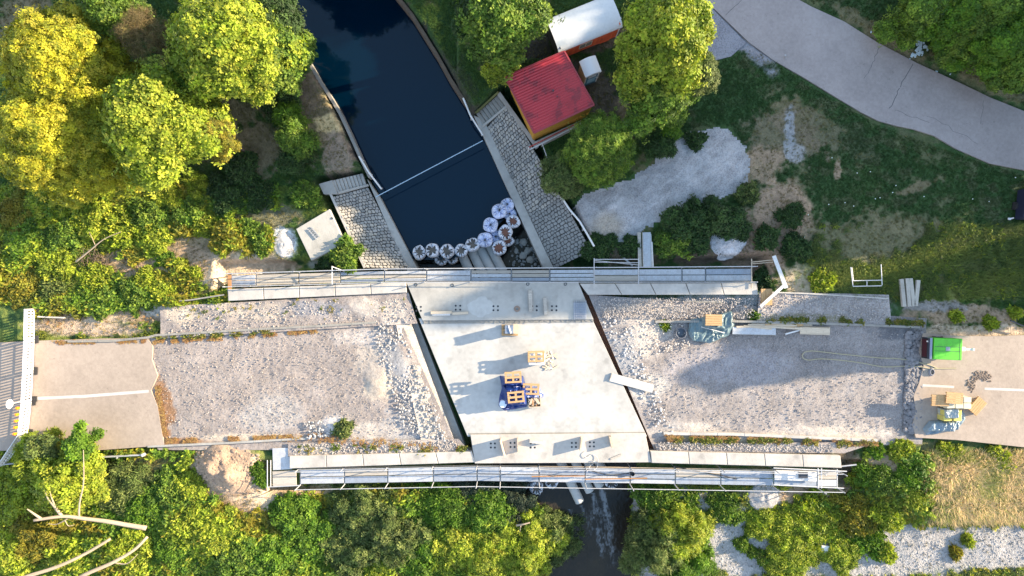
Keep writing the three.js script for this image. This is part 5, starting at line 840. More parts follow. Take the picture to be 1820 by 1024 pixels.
// ---------------------------------------------------------------- green compressor
{
  const H = 1.25, y = H, x0 = X(1653, y), x1 = X(1711, y), z0 = Z(601, y), z1 = Z(640, y), w = x1 - x0, d = z1 - z0;
  const g = thing('compressor_trailer', 'bright green towable site compressor at the start of the eastern road', 'compressor', [(x0 + x1) / 2, 0, (z0 + z1) / 2], -.035);
  const gr = mat([.12, .60, .035], { roughness: .4, map: rustMap });
  part(g, 'chassis', box(w - .1, .12, d - .3, 0, .38, 0), M.darkSteel);
  part(g, 'body', box(w - .32, .5, d - .04, .12, .68, 0, 0, .04), gr);
  const cover = part(g, 'canopy', box(w - .3, .36, d - .02, .15, 1.06, 0, 0, .06), gr);
  part(cover, 'seam', box(w - .5, .012, .025, .1, 1.243, -.16), M.darkSteel); part(cover, 'seam', box(w - .5, .012, .025, .1, 1.243, .16), M.darkSteel); part(cover, 'seam', box(.02, .012, d - .1, w / 2 - .2, 1.244, 0), M.darkSteel);
  part(cover, 'exhaust_grille', box(.3, .03, .28, .12, 1.25, -.02), mat([.30, .33, .36], { roughness: .5 }));
  part(g, 'grille_frame', box(.16, .78, d - .04, -w / 2 + .12, .82, 0, 0, .02), mat([.24, .27, .36], { roughness: .5 }));
  part(g, 'rear_panel', box(.14, .72, d - .06, -w / 2 - .02, .78, 0, 0, .02), M.black);
  for (let k = 0; k < 6; k++) part(g, 'louvre', box(.03, .04, d - .3, -w / 2 - .1, .56 + k * .09, 0), mat([.09, .02, .025], { roughness: .5 }));
  part(g, 'lamp', box(.04, .14, .1, -w / 2 - .1, 1.08, -.5), M.whitePaint);
  for (const s of [-1, 1]) { const wh = part(g, 'wheel', new THREE.CylinderGeometry(.31, .31, .18, 24).rotateX(Math.PI / 2).translate(0, .31, s * (d / 2 - .06)), M.rubber); part(wh, 'rim', new THREE.CylinderGeometry(.16, .16, .2, 16).rotateX(Math.PI / 2).translate(0, .31, s * (d / 2 - .06)), M.steel); part(g, 'mudguard', new THREE.CylinderGeometry(.37, .37, .2, 20, 1, true, -Math.PI / 2, Math.PI).rotateX(Math.PI / 2).translate(0, .33, s * (d / 2 - .05)), M.black); }
  part(g, 'drawbar', [bar(V3(w / 2 - .1, .45, 0), V3(w / 2 + 1.35, .45, .02), .14, .12), box(.5, .1, .3, w / 2 + .45, .5, 0), box(.16, .14, .2, w / 2 + 1.3, .5, .02, 0, .03)], M.whitePaint);
  part(g, 'jockey_wheel', [rod(V3(w / 2 + .25, .1, .22), V3(w / 2 + .25, .75, .22), .04), new THREE.CylinderGeometry(.12, .12, .08, 16).rotateX(Math.PI / 2).translate(w / 2 + .25, .12, .22), box(.12, .1, .16, w / 2 + .16, .62, -.18)], M.darkSteel);
  const hp = (l) => l.map(([u, v, yy = -.1]) => P(u, v, yy));
  single('air_hose', 'long yellowish air hose looped over the eastern gravel bed', 'hose', [hose(hp([[1666, 655, .04], [1655, 650, .04], [1640, 646, 0], [1625, 642], [1600, 638], [1560, 636], [1520, 632], [1490, 629], [1456, 625], [1440, 624], [1428, 628], [1427, 636], [1436, 640], [1456, 638], [1490, 640], [1530, 645], [1570, 652], [1610, 651], [1636, 652, .02], [1652, 655, .04], [1700, 655, .04]]), .032, 240)], mat([.42, .38, .24], { roughness: .6 }));
  single('hose_coil', 'small grey hose coil on the road below the compressor', 'coil', [0, 1, 2].map((k) => new THREE.TorusGeometry(.24 - k * .03, .035, 8, 28).rotateX(Math.PI / 2).scale(.85, 1, 1.15).translate(X(1655), .04 + k * .045, Z(661))), mat([.25, .25, .28]));
  const r = rngOf(3), geos = []; for (let k = 0; k < 160; k++) { const c = k < 110, u = c ? 1745 + (r() + r() - 1) * 20 : 1726 + (r() + r() - 1) * 9, v = c ? 668 + (r() + r() - 1) * 10 : 684 + (r() + r() - 1) * 14, s = .03 + r() * .06, p = P(u, v); geos.push(rocks[k % 3].clone().scale(s, s, s).translate(p.x, .01, p.z)); }
  const st = part(scene, 'spilled_rubble', geos, mat([.20, .155, .125], { roughness: 1 })); st.userData = { kind: 'stuff', label: 'brown rubble spilled on the eastern road' };
}
// ---------------------------------------------------------------- road barriers at the western end
{
  const red = mat([.62, .04, .02], { roughness: .5 }), wh = mat([.80, .79, .78], { roughness: .5 });
  function barrier(label, a, b) {
    const p = P(...a, 0), q = P(...b, 0), L = p.distanceTo(q) - .06, ry = -Math.atan2(q.z - p.z, q.x - p.x), g = thing('road_barrier', label, 'barrier', p.clone().add(q).multiplyScalar(.5), ry, 'white road barriers closing the western road');
    part(g, 'top_board', box(L, .25, .05, 0, 1.0, 0, 0, .015), wh);
    part(g, 'rail', box(L, .06, .045, 0, .82, 0), wh); part(g, 'rail', box(L, .07, .045, 0, .14, 0), wh); part(g, 'rail', box(L, .05, .04, 0, .48, 0), wh);
    const n = Math.round(L / .21); for (let k = 0; k < n; k++) part(g, 'slat', box(.10, .66, .035, -L / 2 + (k + .5) * L / n, .48, 0), wh);
    for (const s of [-1, 1]) { part(g, 'post', box(.06, 1.1, .06, s * (L / 2 - .03), .57, 0), wh); part(g, 'foot', box(.3, .1, .6, s * (L / 2 - .1), .05, .0, 0, .02), M.rubber); }
    return g;
  }
  const pts = [[63, 548], [62, 603], [60, 659], [57, 713], [51, 769], [32, 797], [13, 825]], ls = ['white slatted road barrier at the northern end of the western closure', 'white slatted road barrier second from the north end', 'white slatted road barrier in the middle of the western lane', 'white slatted road barrier beside the round sign post', 'slanted white slatted barrier at the bend behind the leafy branch', 'southernmost slanted white barrier beside the trees'];
  const bars = pts.slice(1).map((b, i) => barrier(ls[i], pts[i], b));
  const lampL = ['northernmost', 'second', 'middle', 'fourth', 'southernmost'];
  for (let k = 0; k < 5; k++) { const t = .12 + k * .2, p = P(lerp(57, 51, t), lerp(713, 769, t), 0), o = thing('warning_lamp', 'amber warning lamp on the western barrier, ' + lampL[k] + ' of five', 'warning lamp', [p.x - .06, 1.1, p.z], 0, 'amber lamps on the western barrier'); part(o, 'housing', box(.16, .12, .14, 0, .06, 0, 0, .02), mat([.5, .3, .02], { roughness: .5 })); part(o, 'lens', new THREE.CylinderGeometry(.1, .1, .12, 18).rotateZ(Math.PI / 2).translate(-.02, .22, 0), mat([.95, .30, .01], { roughness: .2 })); }
  const s = thing('road_sign', 'round road sign on a white pole at the western barriers', 'road sign', P(58, 709, 0)); part(s, 'pole', rod(V3(0, 0, 0), V3(0, 2.35, 0), .04, 10), M.steelLight);
  part(s, 'plate', new THREE.CylinderGeometry(.32, .32, .03, 28).rotateZ(Math.PI / 2).translate(-.05, 2.15, 0), wh); part(s, 'rim', new THREE.TorusGeometry(.32, .02, 8, 28).rotateY(Math.PI / 2).translate(-.05, 2.15, 0), M.steelLight); part(s, 'base', box(.7, .12, .4, 0, .06, 0, 0, .02), M.rubber);
  // guard rail in the grass
  const g = thing('guard_rail', 'grey steel guard rail along the southern verge of the western road', 'guard rail', P(160, 815, .4).setY(-.3));
  const q = [P(-20, 828, .45), P(70, 820, .45), P(160, 814, .45), P(253, 809, .45)]; for (let i = 0; i < 3; i++) partW(g, 'rail', [bar(q[i], q[i + 1], .06, .1), bar(q[i].clone().add(V3(0, -.2, 0)), q[i + 1].clone().add(V3(0, -.2, 0)), .06, .1), bar(q[i].clone().add(V3(0, -.1, .03)), q[i + 1].clone().add(V3(0, -.1, .03)), .03, .14)], M.steelLight);
  for (let i = 0; i <= 6; i++) { const p = q[0].clone().lerp(q[3], i / 6); p.z = lerp(Z(828, .4), Z(809, .4), i / 6); partW(g, 'post', bar(V3(p.x, -.5, p.z + .06), V3(p.x, .5, p.z + .06), .06, .1), M.steel); }
  partW(g, 'end_cap', box(.12, .42, .2, q[3].x, .35, q[3].z, 0, .03), M.steelLight);
}
// ---------------------------------------------------------------- foliage
function spray(n, len, wid, spread, seed, rise = .5) {
  const r = rngOf(seed), pos = [], nor = [];
  for (let i = 0; i < n; i++) {
    const a = r() * 6.283, e = (r() - .25) * 1.5 * rise, d = V3(Math.cos(a) * Math.cos(e), Math.sin(e), Math.sin(a) * Math.cos(e)), o = V3((r() - .5) * spread, (r() - .4) * spread * .7, (r() - .5) * spread);
    const side = d.clone().cross(V3(r() - .5, 1, r() - .5)).normalize(), l = len * (.7 + r() * .6), w = wid * (.7 + r() * .6), nn = side.clone().cross(d).normalize(); if (nn.y < 0) nn.negate();
    const A = o, T = o.clone().addScaledVector(d, l), Lm = o.clone().addScaledVector(d, l * .45).addScaledVector(side, w / 2).addScaledVector(nn, w * .12), R = o.clone().addScaledVector(d, l * .45).addScaledVector(side, -w / 2).addScaledVector(nn, w * .12);
    for (const t of [[A, Lm, T], [A, T, R]]) { const f = t[1].clone().sub(t[0]).cross(t[2].clone().sub(t[0])).normalize(); for (const q of t) { pos.push(q.x, q.y, q.z); nor.push(f.x, f.y, f.z); } }
  }
  const g = new THREE.BufferGeometry(); g.setAttribute('position', new THREE.Float32BufferAttribute(pos, 3)); g.setAttribute('normal', new THREE.Float32BufferAttribute(nor, 3)); return g;
}
const SP = { broad: spray(16, .2, .13, .4, 1), maple: spray(15, .22, .17, .42, 2, .45), fine: spray(22, .26, .06, .34, 3, .7), small: spray(20, .13, .08, .32, 4), weed: spray(11, .27, .12, .3, 5, .9), twig: spray(10, .3, .02, .3, 6, .8) };
function bladeGeo(n, h, w, seed, lean) { const r = rngOf(seed), pos = [], nor = []; for (let i = 0; i < n; i++) { const a = r() * 6.283, x = (r() - .5) * .12, z = (r() - .5) * .12, hh = h * (.6 + r() * .7), lx = Math.cos(a) * lean * hh, lz = Math.sin(a) * lean * hh, sx = -Math.sin(a) * w / 2, sz = Math.cos(a) * w / 2; const t = [V3(x - sx, 0, z - sz), V3(x + sx, 0, z + sz), V3(x + lx, hh, z + lz)], f = t[1].clone().sub(t[0]).cross(t[2].clone().sub(t[0])).normalize(); if (f.y < 0) f.negate(); for (const q of t) { pos.push(q.x, q.y, q.z); nor.push(f.x, f.y + .4, f.z); } } const g = new THREE.BufferGeometry(); g.setAttribute('position', new THREE.Float32BufferAttribute(pos, 3)); g.setAttribute('normal', new THREE.Float32BufferAttribute(nor, 3)); return g; }
const GR = [bladeGeo(9, .16, .025, 3, .7), bladeGeo(9, .34, .03, 5, .9)];
const PAL = {
  yellow: [[.50, .49, .025], [.60, .54, .045], [.26, .30, .02]], lime: [[.35, .44, .028], [.50, .53, .05], [.18, .25, .017]], green: [[.17, .29, .028], [.28, .385, .04], [.085, .16, .017]], dark: [[.055, .12, .026], [.085, .16, .032], [.035, .08, .018]],
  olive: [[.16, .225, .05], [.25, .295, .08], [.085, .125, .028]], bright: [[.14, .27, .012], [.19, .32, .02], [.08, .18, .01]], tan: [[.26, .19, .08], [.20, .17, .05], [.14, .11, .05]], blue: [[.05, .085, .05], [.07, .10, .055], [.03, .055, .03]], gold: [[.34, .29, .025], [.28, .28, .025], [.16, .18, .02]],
};
const qy = V3(0, 1, 0);
function crownOf(par, name, lobes, n, geo, pal, seed, size, px, pz, py) {
  const r = rngOf(seed), W = lobes.map((l) => l[3] * l[3]), tot = W.reduce((a, b) => a + b, 0), list = [], q = new THREE.Quaternion(), q2 = new THREE.Quaternion(), d = V3(), tone = lobes.map(() => .82 + .36 * r());
  for (let i = 0; i < n; i++) {
    let t = r() * tot, k = 0; while ((t -= W[k]) > 0 && k < W.length - 1) k++;
    const l = lobes[k]; let ok = false, x, y, z; const o2 = r() < .3 ? lobes[Math.floor(r() * lobes.length)] : null, mx = r() * .8;
    for (let tr = 0; tr < 5 && !ok; tr++) {
      const a = r() * 6.283, yy = 1 - 1.6 * Math.pow(r(), 1.1), s = Math.sqrt(Math.max(0, 1 - yy * yy)), knob = vn(a * 2.2 + 3, yy * 3 + 5, seed + k), shoot = r() < .16 ? r() * .9 : 0;
      const R = l[3] * (.42 + .42 * Math.sqrt(r()) + .62 * knob * knob + shoot * knob);
      d.set(Math.cos(a) * s, yy, Math.sin(a) * s); x = l[0] + d.x * R; y = l[1] + d.y * R * l[4]; z = l[2] + d.z * R; ok = true;
      if (o2) { x += (o2[0] - l[0]) * mx; y += (o2[1] - l[1]) * mx + (r() - .4) * l[3] * .5; z += (o2[2] - l[2]) * mx; break; }
      for (let m = 0; m < lobes.length; m++) if (m !== k) { const o = lobes[m], e = Math.hypot(x - o[0], (y - o[1]) / o[4], z - o[2]) / o[3]; if (e < .55) { ok = false; break; } }
    }
    if (!ok) continue;
    d.x += (r() - .5) * 1.3; d.y += .2 + (r() - .5) * .9; d.z += (r() - .5) * 1.3; d.normalize();
    q.setFromUnitVectors(qy, d).multiply(q2.setFromAxisAngle(qy, r() * 6.283));
    const c = pal[r() < .5 ? 0 : r() < .5 ? 1 : 2], f = (.75 + .5 * r()) * tone[k];
    list.push([x - px, y - py, z - pz, q.clone(), size * (.5 + .75 * r()), [c[0] * f, c[1] * f, c[2] * f]]);
  }
  return instances(par, name, geo, leafMat, list, 'stuff');
}
function tree(label, u, v, R, top, base, o = {}) {
  let { pal = 'green', geo = 'broad', n = 3000, seed = 1, k = 12, name = 'tree', cat = 'tree', ex = 1, ez = 1, ry = 0, group, bark = M.bark, size = 1.15, flat = .8 } = o, r = rngOf(seed * 991 + 7);
  k = Math.round(k * 1.9); n = Math.round(n * 1.75); size *= .78;
  const mid = base + (top - base) * .62, p = P(u, v, mid), gy = groundH(clamp(p.x, -BX, BX), clamp(p.z, -BZ, BZ)), t = thing(name, label, cat, V3(p.x, gy, p.z), 0, group), lobes = [];
  for (let i = 0; i < k; i++) {
    const a = i * 2.39996 + r() * .7, rad = Math.sqrt((i + .35) / k) * .9, lr = R * (.17 + .19 * r()) * (k < 14 ? 1.3 : 1), dx = Math.cos(a) * rad * R * ex, dz = Math.sin(a) * rad * R * ez, c = Math.cos(ry), s = Math.sin(ry);
    const hi = top - lr * .75 - (top - base) * .62 * rad * rad * (.6 + .8 * r()) - (top - base) * .16 * r(); lobes.push([p.x + dx * c - dz * s, Math.max(hi, base + lr * .3), p.z + dx * s + dz * c, lr, flat]);
  }
  const geos = [taper([V3(0, -.2, 0), V3((r() - .5) * .3, (mid - gy) * .5, (r() - .5) * .3), V3(0, mid - gy, 0)], R * .05 + .06, R * .025 + .03, 8, 8)];
  for (const l of lobes.slice(0, 8)) { const b = V3(0, lerp(.35, .8, r()) * (mid - gy), 0), e = V3(l[0] - p.x, l[1] - gy, l[2] - p.z); geos.push(taper([b, b.clone().lerp(e, .5).add(V3(0, -.12 * R, 0)), e], R * .02 + .02, .02, 6, 6)); }
  part(t, 'trunk', geos, bark);
  crownOf(t, 'crown', lobes, n, SP[geo], PAL[pal], seed, size, p.x, p.z, gy);
  return t;
}
const T = (label, u, v, rpx, top, base, o) => tree(label, u, v, rpx / PXM * (CAMH - (base + (top - base) * .6)) / CAMH, top, base, o);
// north-west group
T('broad yellow-green tree at the western picture edge', 95, 245, 105, 8.5, 1.5, { pal: 'yellow', geo: 'small', n: 11500, seed: 1, k: 19, size: 1.45 });
T('tall yellow tree north of the western group, with loose upper twigs', 105, 115, 100, 9.5, 2, { pal: 'yellow', geo: 'small', n: 9500, seed: 2, k: 19, size: 1.45 });
T('round green maple in the middle of the north-western group', 275, 215, 92, 9, 2, { pal: 'lime', geo: 'maple', n: 7500, seed: 3, k: 15 });
T('green maple with yellow clumps beside the river bend', 395, 70, 92, 10, 2.5, { pal: 'lime', geo: 'maple', n: 7000, seed: 4, k: 14 });
T('thin brownish tree with bare twigs between the maples', 255, 60, 52, 8.5, 3, { pal: 'tan', geo: 'twig', n: 900, seed: 5, k: 9 });
T('small green tree at the top edge between yellow tree and brown tree', 195, 15, 45, 9, 2, { pal: 'green', n: 2200, seed: 6, k: 8 });
T('dark green tree leaning over the western river bank', 478, 85, 62, 7, 1, { pal: 'green', geo: 'maple', n: 3600, seed: 7, k: 10 });
T('dark shrubby tree overhanging the river at the top', 470, 15, 58, 7, 1, { pal: 'dark', geo: 'broad', n: 3000, seed: 8, k: 9 });
T('yellow small-leaved tree at the eastern edge of the western group', 380, 240, 36, 6.5, 2, { pal: 'gold', geo: 'small', n: 1900, seed: 9, k: 8 });
T('shaded tree between the two maples', 345, 140, 58, 6, 1.5, { pal: 'green', n: 2600, seed: 10, k: 9 });
// north group
T('dense dark green tree west of the site caravan', 885, 14, 76, 8, 1, { pal: 'green', geo: 'maple', n: 6000, seed: 11, k: 14 });
T('dark leafy tree at the top edge above the river path', 855, 20, 50, 7, 1, { pal: 'dark', geo: 'broad', n: 2400, seed: 12, k: 9 });
T('yellow-green shrub between the river path and the red-roofed hut', 888, 118, 27, 3, .2, { pal: 'lime', n: 900, seed: 13, k: 6, name: 'shrub', cat: 'shrub' });
T('big sunlit tree with bright clumps east of the portable toilet', 1190, 70, 76, 10.5, 2, { pal: 'lime', geo: 'maple', n: 7500, seed: 14, k: 15, ez: 1.25 });
T('dark tree on the shaded side of the big sunlit tree', 1172, 160, 60, 7, 1, { pal: 'green', geo: 'broad', n: 4200, seed: 15, k: 11 });
T('thin-leaved tree at the eastern flank of the big sunlit tree', 1235, 130, 40, 7.5, 1.5, { pal: 'olive', geo: 'small', n: 2200, seed: 16, k: 8 });
T('olive tree between the red-roofed hut and the gravel heap', 1066, 262, 58, 4.6, .8, { pal: 'green', geo: 'fine', n: 4600, seed: 17, k: 12, size: 1 });
T('grey-green low tree beside the eastern paved bank', 1005, 312, 36, 2.2, .2, { pal: 'olive', geo: 'small', n: 1500, seed: 18, k: 7, name: 'shrub', cat: 'shrub' });
T('bright green shrub between the big sunlit tree and the gravel heap', 1190, 217, 26, 2.2, .1, { pal: 'bright', geo: 'fine', n: 900, seed: 19, k: 6, name: 'shrub', cat: 'shrub' });
T('dark shrub beside the upper end of the gravel heap', 1172, 255, 26, 1.8, 0, { pal: 'dark', geo: 'fine', n: 800, seed: 20, k: 6, name: 'shrub', cat: 'shrub' });
// north-east hedge trees
[[1640, 8, 50, 6, 'hedge tree at the top edge nearest the lane'], [1695, 30, 50, 6, 'hedge tree beyond the lane, second from the west'], [1755, 15, 60, 7, 'hedge tree at the top edge in the north-eastern corner'], [1770, 80, 50, 6.2, 'hedge tree with pale clumps near the eastern edge'], [1810, 110, 40, 5.5, 'southernmost hedge tree at the eastern picture edge'], [1820, 45, 55, 7, 'hedge tree in the far north-eastern corner'], [1700, 75, 34, 4, 'low hedge shrub on the verge side of the hedge']].forEach(([u, v, r, t, l], i) => T(l, u, v, r, t, .3, { pal: i % 2 ? 'bright' : 'green', n: Math.round(r * 62), seed: 30 + i, k: 9, size: 1, group: 'hedge trees beyond the lane' }));
// trees east of the frame whose shade lies on the meadow and the lane
[[46, -24, 5, 17], [52, -20, 6, 18], [45, -18, 5, 17], [53, -15.5, 5, 18], [47, -14, 4, 15], [49, -28, 6, 17], [58, -24, 6, 19], [43, -31, 5, 15], [46, -1.2, 1.7, 10.5], [54, -3.3, 1.5, 11], [46, -3.4, 1.5, 9.5], [51, -5.4, 1.4, 10], [40, -36, 6, 16], [60, -31, 7, 19], [44, -21, 4, 6.5], [43.5, -15, 3.6, 6], [44, -27, 4, 7], [50, -12.2, 2.7, 17.5], [46.5, -11.0, 1.7, 15.5], [57, -13.2, 2.6, 19], [43, -11, 2.2, 4.5], [55, -19, 4, 8]].forEach(([x, z, R, h], i) => tree('tall tree beyond the eastern picture edge, shading the meadow', U(x, h * .62), Vv(z, h * .62), R, h, 1.2, { pal: 'green', n: 2600, seed: 60 + i, k: 11, size: 1.9, group: 'shade trees east of the picture' }));
// trees beyond the top edge, mirrored in the water
[[-13, -26, 3.6, 9], [-8.5, -29, 3.8, 11], [-4, -27, 3, 8.5], [-17, -30, 4, 11]].forEach(([x, z, R, h], i) => tree('tree beyond the northern picture edge, mirrored in the river', U(x, h * .6), Vv(z, h * .6), R, h, .8, { pal: 'dark', n: 2000, seed: 80 + i, k: 9, size: 1.5, group: 'trees north of the picture' }));

